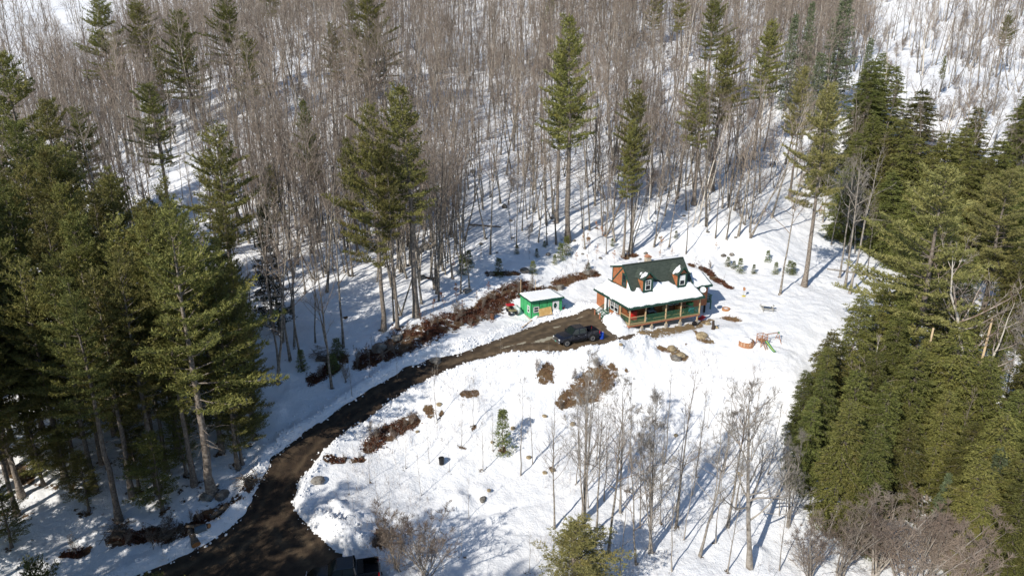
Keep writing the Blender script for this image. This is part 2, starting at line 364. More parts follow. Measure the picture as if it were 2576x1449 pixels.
def ground_material():
    m = bpy.data.materials.new('snow_and_bare_soil'); m.use_nodes = True
    nt = m.node_tree; N = nt.nodes; L = nt.links; b = N['Principled BSDF']
    tc = N.new('ShaderNodeTexCoord')
    def nz(sc, det=4, r=.55):
        n = N.new('ShaderNodeTexNoise'); n.inputs['Scale'].default_value = sc; n.inputs['Detail'].default_value = det; n.inputs['Roughness'].default_value = r
        L.new(tc.outputs['Object'], n.inputs['Vector']); return n.outputs[0]
    def mr(i, a, c, d=0, e=1):
        n = N.new('ShaderNodeMapRange'); n.inputs[1].default_value = a; n.inputs[2].default_value = c; n.inputs[3].default_value = d; n.inputs[4].default_value = e
        L.new(i, n.inputs[0]); return n.outputs[0]
    def mx(f, a, c):
        n = N.new('ShaderNodeMix'); n.data_type = 'RGBA'
        for s, v in ((0, f), (6, a), (7, c)):
            if isinstance(v, tuple): n.inputs[s].default_value = (*v, 1)
            else: L.new(v, n.inputs[s])
        return n.outputs[2]
    def mth(op, a, c):
        n = N.new('ShaderNodeMath'); n.operation = op
        for s, v in ((0, a), (1, c)):
            if isinstance(v, (int, float)): n.inputs[s].default_value = v
            else: L.new(v, n.inputs[s])
        return n.outputs[0]
    ab = N.new('ShaderNodeAttribute'); ab.attribute_name = 'bare'
    at = N.new('ShaderNodeAttribute'); at.attribute_name = 'tone'
    capb = mth('MINIMUM', ab.outputs['Fac'], .60)
    rag = mth('ADD', mth('ADD', mth('MULTIPLY', mth('SUBTRACT', nz(1.1, 9, .68), .5), 1.7), mth('MULTIPLY', mth('SUBTRACT', nz(6, 5, .7), .5), .5)), capb)
    bare = mr(rag, .42, .50)
    # scattered needles and bark on the snow
    speck = mth('MULTIPLY', mr(nz(5.5, 6, .7), .63, .69), mr(nz(.16, 3), .42, .56))
    leaf = mx(mr(nz(9, 6, .7), .35, .65), (.045, .026, .015), (.16, .085, .045))
    grass = mx(mr(nz(11, 6, .7), .35, .65), (.16, .10, .045), (.42, .31, .17))
    soil = mx(at.outputs['Fac'], leaf, grass)
    snow = mx(mr(nz(.7, 5), .3, .7), (.83, .85, .88), (.90, .90, .91))
    snow = mx(mth('MULTIPLY', speck, .55), snow, (.22, .16, .11))
    L.new(mx(bare, snow, soil), b.inputs['Base Color'])
    b.inputs['Roughness'].default_value = .75; b.inputs['Specular IOR Level'].default_value = .25
    bp = N.new('ShaderNodeBump'); bp.inputs['Strength'].default_value = .8; bp.inputs['Distance'].default_value = .17
    hgt = mth('ADD', mth('ADD', nz(1.8, 8, .62), mth('MULTIPLY', nz(6.5, 3, .5), .35)), mth('MULTIPLY', mth('MULTIPLY', nz(14, 4), bare), 1.2))
    L.new(hgt, bp.inputs['Height']); L.new(bp.outputs[0], b.inputs['Normal'])
    return m
M_ground = ground_material()
g_me = mesh_np('ground', np.stack([GX.ravel(), GY.ravel(), GZ], 1), GF, [M_ground], True, attrs={'bare': GB, 'tone': GT})
ground = tag(mobj('ground', g_me), 'snow covered hillside with bare brown patches', kind='structure')

# driveway
def road_material():
    m = mat('wet_shaded_dirt', (.030, .020, .013), .75, None, .04, 9, spec=.35)
    nt = m.node_tree; N = nt.nodes; L = nt.links; b = N['Principled BSDF']
    tc = N.new('ShaderNodeTexCoord')
    def nz(sc, det=5):
        n = N.new('ShaderNodeTexNoise'); n.inputs['Scale'].default_value = sc; n.inputs['Detail'].default_value = det; L.new(tc.outputs['Object'], n.inputs['Vector']); return n.outputs[0]
    def mr(i, a, c):
        n = N.new('ShaderNodeMapRange'); n.inputs[1].default_value = a; n.inputs[2].default_value = c; L.new(i, n.inputs[0]); return n.outputs[0]
    def mx(f, a, c):
        n = N.new('ShaderNodeMix'); n.data_type = 'RGBA'
        for s, v in ((0, f), (6, a), (7, c)):
            if isinstance(v, tuple): n.inputs[s].default_value = (*v, 1)
            else: L.new(v, n.inputs[s])
        return n.outputs[2]
    dry = N.new('ShaderNodeAttribute'); dry.attribute_name = 'dry'
    ice = N.new('ShaderNodeAttribute'); ice.attribute_name = 'ice'
    wet_shade = mx(mr(nz(1.3), .35, .65), (.016, .010, .006), (.048, .031, .018))  # wet mud, with the shade of the lower driveway put into its colour
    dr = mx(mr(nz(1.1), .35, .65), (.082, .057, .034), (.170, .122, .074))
    c = mx(dry.outputs['Fac'], wet_shade, dr)
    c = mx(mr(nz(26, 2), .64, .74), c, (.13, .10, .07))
    ad = N.new('ShaderNodeMath'); ad.operation = 'ADD'; L.new(ice.outputs['Fac'], ad.inputs[0]); L.new(nz(1.9), ad.inputs[1])
    im = mr(ad.outputs[0], .93, 1.05)
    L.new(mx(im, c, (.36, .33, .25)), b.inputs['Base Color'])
    return m
M_road = road_material()
rx0, ry0 = ROAD.min(0) - 1.5; rx1, ry1 = ROAD.max(0) + 1.5
RX, RY = np.meshgrid(np.arange(rx0, rx1, .3), np.arange(ry0, ry1, .3))
_, RZ, RS, _, _ = land(RX.ravel(), RY.ravel())
nyr, nxr = RX.shape; idr = np.arange(nyr * nxr).reshape(nyr, nxr)
RF = np.stack([idr[:-1, :-1], idr[:-1, 1:], idr[1:, 1:], idr[1:, :-1]], -1).reshape(-1, 4)
RF = RF[(RS[RF] < .55).any(1)]
used = np.unique(RF); remap = np.zeros(nyr * nxr, int); remap[used] = np.arange(len(used))
RXY = np.stack([RX.ravel()[used], RY.ravel()[used]], 1)
# wheel tracks: slight ruts that follow the driveway
rut = -.06 * np.exp(-((np.abs(RS[used] + 1.75) - .75) / .22) ** 2)
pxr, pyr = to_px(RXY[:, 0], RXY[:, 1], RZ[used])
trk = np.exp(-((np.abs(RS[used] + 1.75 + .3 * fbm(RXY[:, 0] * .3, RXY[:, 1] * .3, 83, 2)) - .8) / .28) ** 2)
dry = sstep(1050, 1330, pxr) * .8 + .3 * sstep(1250, 1380, pyr) + .6 * trk - .22  # low along the lower stretch: wet mud plus painted-in shade
def blob(px, py, rx, ry, a):
    c = np.array(spot(px, py)[:2]); d = RXY - c; u = d[:, 0] * math.cos(a) + d[:, 1] * math.sin(a); v = -d[:, 0] * math.sin(a) + d[:, 1] * math.cos(a)
    return np.clip(1 - (u / rx) ** 2 - (v / ry) ** 2, 0, 1)
ice = .62 * np.maximum.reduce([blob(1375, 852, 3.2, .75, .55) * 1.2, blob(1312, 862, 1.4, .4, .55), blob(1400, 822, 1.8, .3, .5), blob(1275, 872, 1.8, .35, .5), blob(1460, 800, 2, .25, .4)])
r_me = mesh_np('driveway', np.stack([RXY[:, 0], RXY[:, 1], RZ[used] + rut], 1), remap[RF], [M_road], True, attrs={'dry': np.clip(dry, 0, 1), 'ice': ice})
driveway = tag(mobj('driveway', r_me), 'muddy brown dirt driveway curving up to the house', kind='structure')

# ------------------------------------------------------------------ trees
def nrm(a): return a / np.maximum(np.linalg.norm(a, axis=-1, keepdims=True), 1e-9)
def tubes(P, Rr, sides):
    """P (n,k,3) centre lines, Rr (n,k) radii -> verts, quads"""
    n, k, _ = P.shape
    if n == 0: return np.zeros((0, 3)), np.zeros((0, 4), int)
    D = np.empty_like(P); D[:, 1:-1] = P[:, 2:] - P[:, :-2]; D[:, 0] = P[:, 1] - P[:, 0]; D[:, -1] = P[:, -1] - P[:, -2]; D = nrm(D)
    U = np.where(np.abs(D[..., 2:3]) < .8, np.array([0, 0, 1.]), np.array([1., 0, 0]))
    X = nrm(np.cross(D, U)); Y = np.cross(D, X)
    a = np.arange(sides) * 2 * np.pi / sides
    V = P[:, :, None, :] + Rr[:, :, None, None] * (X[:, :, None, :] * np.cos(a)[None, None, :, None] + Y[:, :, None, :] * np.sin(a)[None, None, :, None])
    I = np.arange(n * k * sides).reshape(n, k, sides); J = np.roll(I, -1, 2)
    Fq = np.stack([I[:, :-1], J[:, :-1], J[:, 1:], I[:, 1:]], -1).reshape(-1, 4)
    return V.reshape(-1, 3), Fq
def along(P, t):
    """points at t in 0..1 on polylines P (n,k,3); t (n,m) -> (n,m,3) and directions"""
    k = P.shape[1]; f = np.clip(t, 0, .999) * (k - 1); i = f.astype(int); w = (f - i)[..., None]
    r = np.arange(P.shape[0])[:, None]
    a = P[r, i]; b = P[r, i + 1]; return a + (b - a) * w, nrm(b - a)
def branch_lines(S, D, L, k, rng, wob=.12, rise=0.0):
    """k-point polylines starting at S heading D with length L; rise bends them up (+) or down (-)"""
    n = len(S); P = np.empty((n, k, 3)); P[:, 0] = S; d = D.copy(); h = L / (k - 1)
    for i in range(1, k):
        d = nrm(d + rng.normal(0, wob, (n, 3)) + np.array([0, 0, rise / (k - 1)]))
        P[:, i] = P[:, i - 1] + d * np.reshape(h, (n, 1))
    return P
def needles(C, A, rng, per, ln, wd, spread=.9, lift=.25, flat=1.0):
    """tufts of needle blades round points C with axes A"""
    n = len(C); n3 = n * per
    c = np.repeat(C, per, 0); a = np.repeat(A, per, 0)
    d = a * .6 + rng.normal(0, spread * .6, (n3, 3)) * np.array([1, 1, flat]); d[:, 2] += lift; d = nrm(d)
    l = ln * rng.uniform(.65, 1.25, (n3, 1)); s = nrm(np.cross(d, rng.normal(0, 1, (n3, 3)))) * wd * rng.uniform(.7, 1.3, (n3, 1))
    j = rng.normal(0, ln * .18, (n3, 3))
    V = np.stack([c + j - s * .5, c + j + s * .5, c + j + d * l + s * .25], 1).reshape(-1, 3)
    return V, np.arange(n3 * 3).reshape(-1, 3)

def conifer(seed, H, cb, Rm, kind):
    """returns (trunk mesh data, foliage mesh data); kind 'pine' open tiers, 'hemlock' dense drooping, 'spruce' stiff and dense"""
    rng = np.random.default_rng(seed)
    k = 14; t = np.linspace(0, 1, k); sway = np.cumsum(rng.normal(0, .05, (k, 2)), 0) * (H / 20); sway -= sway[0]
    T = np.concatenate([sway, (t * H)[:, None]], 1)[None]
    r0 = (.0125 if kind == 'pine' else .0105) * H
    TR = (r0 * np.clip((1 - t), .03, 1) ** .85 * (1 + .5 * np.exp(-t * 40)))[None]
    tv, tf = tubes(T, TR, 8)
    pine = kind == 'pine'
    sp_ = .86 if pine else .46; z = cb * H; S = []; D = []; L = []; RI = []
    while z < H * .985:
        u = (z - cb * H) / (H * (1 - cb))
        if pine: prof = (.55 + .45 * min(1, u / .22)) * (1 - u) ** .62 + .06
        elif kind == 'hemlock': prof = (.8 + .2 * min(1, u / .12)) * (1 - u) ** .62 + .05
        else: prof = (1 - u) ** .95 + .04
        nb = rng.integers(4, 7) if pine else rng.integers(4, 8)
        a0 = rng.uniform(0, 6.28)
        if z == cb * H: bias = rng.uniform(0, 6.28)
        skip = pine and rng.random() < .12
        for q in range(nb):
            if skip and rng.random() < .7: continue
            az = a0 + q * 6.283 / nb + rng.normal(0, .3)
            ln = Rm * prof * (rng.uniform(.35, 1.25) if pine else rng.uniform(.5, 1.15))
            ln *= 1 + (.28 if pine else .15) * math.cos(az - bias)
            el = (-.05 + .75 * u + rng.normal(0, .12)) if pine else ((.15 + .4 * u + rng.normal(0, .1)) if kind == 'hemlock' else (-.05 + .55 * u + rng.normal(0, .1)))
            S.append((0, 0, z + rng.normal(0, .1))); D.append((math.cos(az) * math.cos(el), math.sin(az) * math.cos(el), math.sin(el)))
            L.append(ln); RI.append(u)
        z += sp_ * rng.uniform(.75, 1.3) * (1 - .35 * u)
    S = np.array(S); D = np.array(D); L = np.array(L)
    tz = np.clip(S[:, 2] / H, 0, 1); S[:, 0] = np.interp(tz, t, sway[:, 0]); S[:, 1] = np.interp(tz, t, sway[:, 1])
    B = branch_lines(S, D, L, 6, rng, .06, .38 if pine else (-.75 if kind == 'hemlock' else .12))
    BR = np.linspace(1, .15, 6)[None] * (.012 * L + .008)[:, None]
    bv, bf = tubes(B, BR, 4)
    # bare dead stubs below the crown
    ds = []
    if pine:
        nd = 22; zz = rng.uniform(.18, max(cb, .25), nd) * H; az = rng.uniform(0, 6.28, nd); 
        SS = np.stack([np.interp(zz / H, t, sway[:, 0]), np.interp(zz / H, t, sway[:, 1]), zz], 1)
        DD = np.stack([np.cos(az), np.sin(az), rng.normal(.0, .15, nd)], 1)
        SB = branch_lines(SS, DD, rng.uniform(.5, 2.0, nd), 4, rng, .15, -.1)
        sv, sf = tubes(SB, np.linspace(.03, .008, 4)[None].repeat(nd, 0), 3); ds = [(sv, sf)]
    # side sprays
    step = .30 if pine else .24
    m = np.maximum(2, (L * .78 / step).astype(int)); CS = []; CA = []
    for side in (-1, 1):
        for b_i in range(len(L)):
            tt = np.linspace(.24, 1.0, m[b_i]) + rng.normal(0, .02, m[b_i])
            p, d = along(B[b_i:b_i + 1], tt[None]); p = p[0]; d = d[0]
            lat = nrm(np.cross(d, np.array([0, 0, 1.])) * side)
            dd = nrm(d * .75 + lat * rng.uniform(.6, 1.1, (len(tt), 1)) + rng.normal(0, .14, (len(tt), 3)) + np.array([0, 0, .22 if pine else -.18]))
            sl = np.clip((.20 + .34 * L[b_i] * (1 - tt) + .1) * rng.uniform(.6, 1.2, len(tt)), .18, 1.1)
            ns = np.maximum(1, (sl / (.2 if pine else .2)).astype(int))
            rep = np.repeat(np.arange(len(tt)), ns); w = np.concatenate([(np.arange(q) + 1) / q for q in ns])
            pt = p[rep] + dd[rep] * (sl[rep] * w)[:, None]
            if not pine: pt[:, 2] -= .25 * (sl[rep] * w) ** 2 * (1 if kind == 'hemlock' else .3)
            CS.append(pt); CA.append(dd[rep])
    # tips and leader
    CS.append(B[:, -1]); CA.append(nrm(B[:, -1] - B[:, -2]))
    top = np.array([[sway[-1, 0], sway[-1, 1], H - q * .22] for q in range(5)]); CS.append(top); CA.append(np.tile([0, 0, 1.], (5, 1)))
    CS = np.concatenate(CS); CA = np.concatenate(CA)
    if pine: nv, nf = needles(CS, CA, rng, 7, .30, .085, .95, .32)
    elif kind == 'hemlock': nv, nf = needles(CS, CA, rng, 5, .30, .10, .75, -.05, .5)
    else: nv, nf = needles(CS, CA, rng, 5, .24, .085, .8, .1)
    # wood of trunk + branches + stubs together
    V = [tv, bv] + [q[0] for q in ds]; Fq = []; o = 0
    for (v, f) in [(tv, tf), (bv, bf)] + ds: Fq.append(f + o); o += len(v)
    tint = np.repeat(np.clip(rng.normal(.5, .22, len(nf)), 0, 1), 3)
    return (np.concatenate(V), np.concatenate(Fq)), (nv, nf, tint)

def hardwood(seed, H, r0, cb, nl, spread, up, tw=(6, 5), stems=1, wob=.05):
    """leafless tree: (trunk mesh data, branch mesh data)"""
    rng = np.random.default_rng(seed); k = 9
    tl = []; TV = []; TF = []; BV = []; BF = []; o1 = 0; o2 = 0
    for s in range(stems):
        hs = H * (1 if s == 0 else rng.uniform(.7, .98)); lean = rng.normal(0, .05, 2) if stems == 1 else rng.normal(0, .16, 2) * spread
        t = np.linspace(0, 1, k); sw = np.cumsum(rng.normal(0, wob, (k, 2)), 0) * hs / 16 + t[:, None] * lean * hs; sw -= sw[0]
        if stems > 1: sw += rng.normal(0, .12, 2)
        T = np.concatenate([sw, (t * hs)[:, None]], 1)[None]; rr = r0 * hs / H * (1 if stems == 1 else rng.uniform(.55, 1))
        v, f = tubes(T, (rr * np.clip(1 - t * .96, .03, 1) ** .8 * (1 + .4 * np.exp(-t * 30)))[None], 6)
        TV.append(v); TF.append(f + o1); o1 += len(v)
        n1 = nl; tt = np.sort(cb + (1 - cb) * rng.uniform(0, .99, n1) ** .9)
        S, _ = along(T, tt[None]); S = S[0]; u = (tt - cb) / (1 - cb)
        az = np.arange(n1) * 2.4 + rng.normal(0, .5, n1); el = up + .35 * u + rng.normal(0, .15, n1)
        D = np.stack([np.cos(az) * np.cos(el), np.sin(az) * np.cos(el), np.sin(el)], 1)
        L1 = hs * spread * (.32 * (1 - u) ** .7 + .05) * rng.uniform(.6, 1.2, n1)
        B1 = branch_lines(S, D, L1, 6, rng, .13, .25)
        R1 = (rr * .42 * (1 - .75 * u))[:, None] * np.linspace(1, .22, 6)[None]
        v, f = tubes(B1, R1, 4); BV.append(v); BF.append(f + o2); o2 += len(v)
        P, Rp, Lp = B1, R1, L1
        for lev, nb in enumerate(tw):
            n = len(P); tt = rng.uniform(.22, 1, (n, nb)); S, d = along(P, tt); S = S.reshape(-1, 3); d = d.reshape(-1, 3)
            side = nrm(rng.normal(0, 1, d.shape)); D = nrm(d * .9 + side * .75 + np.array([0, 0, .12]))
            L2 = (np.repeat(Lp, nb) * (1.05 - tt.ravel() * .6) * rng.uniform(.3, .6, n * nb)); L2 = np.maximum(L2, .18)
            kk = 4 if lev == 0 else 3
            B2 = branch_lines(S, D, L2, kk, rng, .16, .15)
            rb = np.maximum(np.repeat(Rp[:, 0], nb) * (.42 if lev == 0 else .5) * (1 - .5 * tt.ravel()), .0075)
            R2 = rb[:, None] * np.linspace(1, .45, kk)[None]
            v, f = tubes(B2, R2, 3); BV.append(v); BF.append(f + o2); o2 += len(v)
            P, Rp, Lp = B2, R2, L2
    return (np.concatenate(TV), np.concatenate(TF)), (np.concatenate(BV), np.concatenate(BF))

def foliage_mat(name, dark, light, rust, var=.18):
    m = bpy.data.materials.new(name); m.use_nodes = True; nt = m.node_tree; N = nt.nodes; L = nt.links; b = N['Principled BSDF']
    b.inputs['Roughness'].default_value = .62; b.inputs['Specular IOR Level'].default_value = .2
    a = N.new('ShaderNodeAttribute'); a.attribute_name = 'tint'
    mx = N.new('ShaderNodeMix'); mx.data_type = 'RGBA'; mx.inputs[6].default_value = (*dark, 1); mx.inputs[7].default_value = (*light, 1); L.new(a.outputs['Fac'], mx.inputs[0])
    tc = N.new('ShaderNodeTexCoord'); nz = N.new('ShaderNodeTexNoise'); nz.inputs['Scale'].default_value = .55; nz.inputs['Detail'].default_value = 3; L.new(tc.outputs['Object'], nz.inputs['Vector'])
    mr = N.new('ShaderNodeMapRange'); mr.inputs[1].default_value = .5; mr.inputs[2].default_value = .72; mr.inputs[4].default_value = .55; L.new(nz.outputs[0], mr.inputs[0])
    m2 = N.new('ShaderNodeMix'); m2.data_type = 'RGBA'; m2.inputs[7].default_value = (*rust, 1); L.new(mr.outputs[0], m2.inputs[0]); L.new(mx.outputs[2], m2.inputs[6])
    oi = N.new('ShaderNodeObjectInfo'); mo = N.new('ShaderNodeMapRange'); mo.inputs[3].default_value = 1 - var; mo.inputs[4].default_value = 1 + var; L.new(oi.outputs['Random'], mo.inputs[0])
    hs = N.new('ShaderNodeHueSaturation'); L.new(mo.outputs[0], hs.inputs['Value'])
    hm = N.new('ShaderNodeMath'); hm.operation = 'MULTIPLY'; hm.inputs[1].default_value = 57.31; L.new(oi.outputs['Random'], hm.inputs[0]); hf = N.new('ShaderNodeMath'); hf.operation = 'FRACT'; L.new(hm.outputs[0], hf.inputs[0])
    hr = N.new('ShaderNodeMapRange'); hr.inputs[3].default_value = .478; hr.inputs[4].default_value = .478 + var * .13; L.new(hf.outputs[0], hr.inputs[0]); L.new(hr.outputs[0], hs.inputs['Hue'])
    L.new(m2.outputs[2], hs.inputs['Color'])
    L.new(hs.outputs[0], b.inputs['Base Color'])
    tr = N.new('ShaderNodeBsdfTranslucent'); L.new(hs.outputs[0], tr.inputs['Color'])
    ms = N.new('ShaderNodeMixShader'); ms.inputs[0].default_value = .22; out = N['Material Output']
    L.new(b.outputs[0], ms.inputs[1]); L.new(tr.outputs[0], ms.inputs[2]); L.new(ms.outputs[0], out.inputs[0])
    return m
M_pine = foliage_mat('pine_needles', (.062, .076, .022), (.305, .300, .090), (.24, .195, .052), .28)
M_pinel = foliage_mat('light_pine_needles', (.105, .120, .038), (.40, .39, .14), (.33, .29, .09), .12)
M_hem = foliage_mat('hemlock_needles', (.054, .066, .020), (.245, .243, .070), (.17, .14, .042), .36)
M_spr = foliage_mat('spruce_needles', (.050, .078, .042), (.21, .25, .14), (.15, .16, .08), .3)
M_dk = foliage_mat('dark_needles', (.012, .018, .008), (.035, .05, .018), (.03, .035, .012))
M_bark = mat('pine_bark', (.13, .105, .085), .9, (6, (.26, .225, .19), .4, .62, 5), .03, 10, objvar=.2)
M_ptwig = mat('pale_twigs', (.26, .23, .20), .85, (.8, (.36, .33, .29), .4, .6, 3), objvar=.2)
M_hbark = mat('hardwood_bark', (.115, .10, .083), .9, (3, (.32, .285, .24), .4, .62, 5), .02, 12, objvar=.3)
M_twig = mat('hardwood_twigs', (.19, .145, .115), .85, (.35, (.33, .275, .225), .4, .6, 3), objvar=.3)
M_birch = mat('birch_bark', (.62, .57, .50), .7, (5, (.16, .13, .11), .62, .7, 5), .01, 12, objvar=.08)
M_btwig = mat('birch_twigs', (.46, .40, .35), .8, (1.5, (.24, .17, .14), .45, .6, 3))
M_redtwig = mat('red_twigs', (.19, .145, .118), .85, (.6, (.31, .26, .215), .4, .6, 3), objvar=.2)
M_grey = mat('grey_bark', (.31, .28, .245), .85, (3, (.17, .145, .12), .45, .62, 5), .02, 12, objvar=.2)

def con_meshes(nm, seeds, H, cb, Rm, kind, leaf):
    out = []
    for i, s in enumerate(seeds):
        q = lambda v: v[i % len(v)] if hasattr(v, '__len__') else v
        (tv, tf), (nv, nf, tint) = conifer(s, q(H), q(cb), q(Rm), kind)
        out.append((mesh_np(nm + '_trunk', tv, tf, [M_bark], True), mesh_np(nm + '_crown', nv, nf, [leaf], False, attrs={'tint': tint}), q(H)))
    return out
def hard_meshes(nm, seeds, mats, **kw):
    out = []
    for i, s in enumerate(seeds):
        kk = {a: (b[i % len(b)] if isinstance(b, list) else b) for a, b in kw.items()}
        (tv, tf), (bv, bf) = hardwood(s, **kk)
        out.append((mesh_np(nm + '_trunk', tv, tf, [mats[0]], True), mesh_np(nm + '_crown', bv, bf, [mats[1]], True), kk['H']))
    return out
LOWP = con_meshes('low_pine', (11, 12, 13), [24, 22, 20], [.22, .16, .2], [5.2, 5.4, 4.8], 'pine', M_pine)
PINE = con_meshes('pine', range(1, 8), [26, 24, 28, 25, 27, 22, 26], [.40, .34, .48, .28, .43, .36, .45], [4.6, 5.0, 4.2, 5.4, 4.6, 4.3, 3.6], 'pine', M_pine)
HEML = con_meshes('hemlock', range(21, 26), [17, 15, 19, 16, 14], [.06, .05, .10, .04, .05], [4.0, 4.2, 3.8, 3.6, 4.4], 'hemlock', M_hem)
SPRU = con_meshes('spruce', (31, 32, 33), [12, 15, 10], [.05, .12, .04], [2.1, 2.5, 2.0], 'spruce', M_spr)
M_fir = foliage_mat('fir_needles', (.07, .09, .03), (.26, .29, .10), (.2, .19, .07), .3)
FIR = con_meshes('fir', (41, 42), [4.5, 4.0], [.02, .02], [1.05, 1.15], 'spruce', M_fir)
DARK = con_meshes('dark_spruce', (36,), [14], [.1], [2.2], 'spruce', M_dk)
TALL = hard_meshes('hardwood', range(51, 59), (M_hbark, M_twig), H=[18, 20, 17, 19, 16, 21, 18, 15], r0=[.13, .17, .12, .15, .11, .18, .14, .10], cb=[.42, .3, .35, .5, .25, .45, .3, .35], nl=[15, 18, 16, 15, 14, 18, 20, 16], spread=[.8, .9, .75, .85, .8, .95, .7, .8], up=.75, tw=(6, 4))
WIDE = hard_meshes('spreading', range(61, 66), (M_grey, M_ptwig), H=[15, 13, 16, 12, 14], r0=[.12, .20, .13, .09, .11], cb=[.22, .25, .25, .2, .28], nl=[22, 20, 24, 18, 20], spread=[1.0, 1.05, .95, 1.1, .9], up=.65, tw=(7, 6, 4))
CLUMP = hard_meshes('clump', range(71, 75), (M_grey, M_ptwig), H=[13, 11, 14, 9], r0=[.13, .11, .14, .08], cb=[.2, .2, .25, .15], nl=13, spread=[.85, .9, .8, .9], up=.9, tw=(5, 4, 3), stems=[5, 4, 6, 5])
BIRCH = hard_meshes('birch', range(81, 85), (M_birch, M_btwig), H=[18, 16, 17, 15], r0=[.16, .13, .15, .12], cb=[.45, .4, .5, .35], nl=[15, 14, 12, 15], spread=[.75, .7, .8, .8], up=.8, tw=(5, 3), wob=.07)
SAPL = hard_meshes('sapling', range(91, 97), (M_hbark, M_redtwig), H=[7, 5.5, 8, 6, 9, 4.5], r0=[.045, .035, .05, .04, .06, .03], cb=.25, nl=[14, 12, 14, 12, 16, 11], spread=[.6, .7, .55, .7, .5, .75], up=.8, tw=(5, 3), wob=.08)
BUSH = hard_meshes('bush', range(101, 104), (M_grey, M_twig), H=[5.5, 4.5, 6], r0=[.05, .04, .05], cb=.1, nl=11, spread=[1.1, 1.2, 1.1], up=.85, tw=(6, 5), stems=[9, 8, 10])
def bush_mats(src, m): # same bushes, reddish twigs
    r = []
    for a, b, h in src:
        b2 = b.copy(); b2.materials.clear(); b2.materials.append(m); r.append((a, b2, h))
    return r
REDB = bush_mats(BUSH, M_redtwig)
LPINE = bush_mats(PINE, M_pinel)
LLOWP = bush_mats(LOWP, M_pinel)
PALE = hard_meshes('pale', range(111, 114), (M_grey, M_grey), H=[19, 17, 18], r0=[.16, .14, .15], cb=[.5, .45, .4], nl=[13, 12, 14], spread=[.75, .8, .8], up=.7, tw=(5, 4))
WHITEW = hard_meshes('white_wide', range(121, 123), (M_birch, M_btwig), H=[13, 12], r0=[.2, .18], cb=[.3, .3], nl=[12, 12], spread=[1.5, 1.5], up=.5, tw=(7, 5), wob=.14, stems=[3, 3])
THIN = hard_meshes('thin', range(131, 136), (M_grey, M_ptwig), H=[7, 8, 6, 9, 7.5], r0=[.04, .05, .035, .055, .045], cb=.22, nl=[11, 12, 10, 13, 11], spread=[.6, .55, .65, .5, .6], up=.85, tw=(4, 2), wob=.08)

MIXW = hard_meshes('mixed', range(141, 145), (M_hbark, M_twig), H=[17, 19, 15, 18], r0=[.12, .15, .10, .13], cb=[.3, .4, .3, .45], nl=[12, 14, 12, 13], spread=[.8, .85, .9, .8], up=.75, tw=(6, 5), stems=[3, 2, 3, 2], wob=.1)
TREES = []
trng = np.random.default_rng(5)
def plant(kind, name, x, y, h, label, cat, group=None, vi=None, wide=1.0, lean=None, z=None):
    i = int(trng.integers(len(kind))) if vi is None else vi % len(kind)
    tm, cm, H = kind[i]; s = h / H
    zz = (gz(x, y) if z is None else z) - .08
    TREES.append((x, y, tm.name.split('_')[0]))
    o = empty(name, (x, y, zz), float(trng.uniform(0, 6.28)), label, cat, group)
    if lean is not None: o.rotation_mode = 'ZYX'; o.rotation_euler = (lean[0], lean[1], o.rotation_euler[2])
    o.scale = (s * wide, s * wide, s)
    mobj('trunk', tm, o); mobj('crown', cm, o)
    return o
def height_to(x, y, z, top):
    """height of a thing at x,y,z whose top lies on the sight line row `top`"""
    lo, hi = .3, 60
    for _ in range(30):
        m = (lo + hi) / 2
        if to_px(x, y, z + m)[1] > top: lo = m
        else: hi = m
    return lo
def plant_px(kind, name, bx, by, top, label, cat, group=None, hmax=34, **kw):
    x, y, z = spot(bx, by); z = gz(x, y)
    return plant(kind, name, x, y, min(hmax, height_to(x, y, z, top)), label, cat, group, z=z, **kw)

# ------------------------------------------------------------------ conifers
# tall white pines: (base sight x, base sight y, top row, variant, width)
STAND = 'pines of the dense stand beside the driveway'
L_STAND = 'tall dark green pine in the dense stand left of the dirt driveway'
stand = [(105, 660, 62, 3, 1.15), (20, 640, 200, 1, 1.0), (200, 700, 250, 0, 1.0), (60, 800, 330, 3, 1.0), (150, 880, 400, 1, 1.05), (10, 930, 470, 0, 1.0), (260, 860, 380, 5, 1.0), (340, 800, 420, 2, .95),
         (90, 1010, 560, 3, 1.0), (215, 1040, 520, 1, 1.1), (330, 1000, 480, 4, 1.0), (430, 960, 500, 0, .95), (30, 1120, 650, 1, 1.05), (150, 1130, 690, 3, 1.0), (260, 1170, 640, 0, 1.0),
         (385, 1120, 560, 5, 1.05), (470, 1080, 520, 3, 1.0), (590, 1020, 600, 5, .95), (45, 1300, 800, 1, .95), (640, 1080, 660, 3, .85), (420, 1185, 720, 2, .9), (-60, 1040, 430, 3, 1.1), (-70, 1300, 700, 0, 1.0), (-90, 800, 300, 1, 1.1), (20, 1190, 600, 3, 1.0), (85, 1150, 640, 5, 1.0), (165, 1215, 660, 1, 1.0), (240, 1240, 700, 3, .95), (335, 1255, 690, 5, .95), (400, 1240, 640, 1, 1.0), (450, 1140, 560, 3, 1.0), (560, 1140, 620, 5, .9), (600, 1180, 680, 3, .85), (290, 1090, 540, 3, 1.0), (130, 960, 470, 5, 1.1), (370, 950, 440, 3, 1.0), (505, 980, 500, 1, 1.0), (55, 1250, 700, 5, 1.0), (-20, 1260, 640, 3, 1.0), (210, 900, 380, 3, 1.0), (610, 900, 520, 1, .8)]
for i, (a, b, t, v, w) in enumerate(stand):
    hb = ('high crowned' if v in (2, 4, 0) else 'full crowned'); plant_px(PINE, 'pine_tree', a, b, t, hb + ' tall pine in the dense stand left of the dirt driveway', 'tree', hb + ' pines of the stand', vi=v, wide=w, hmax=29)
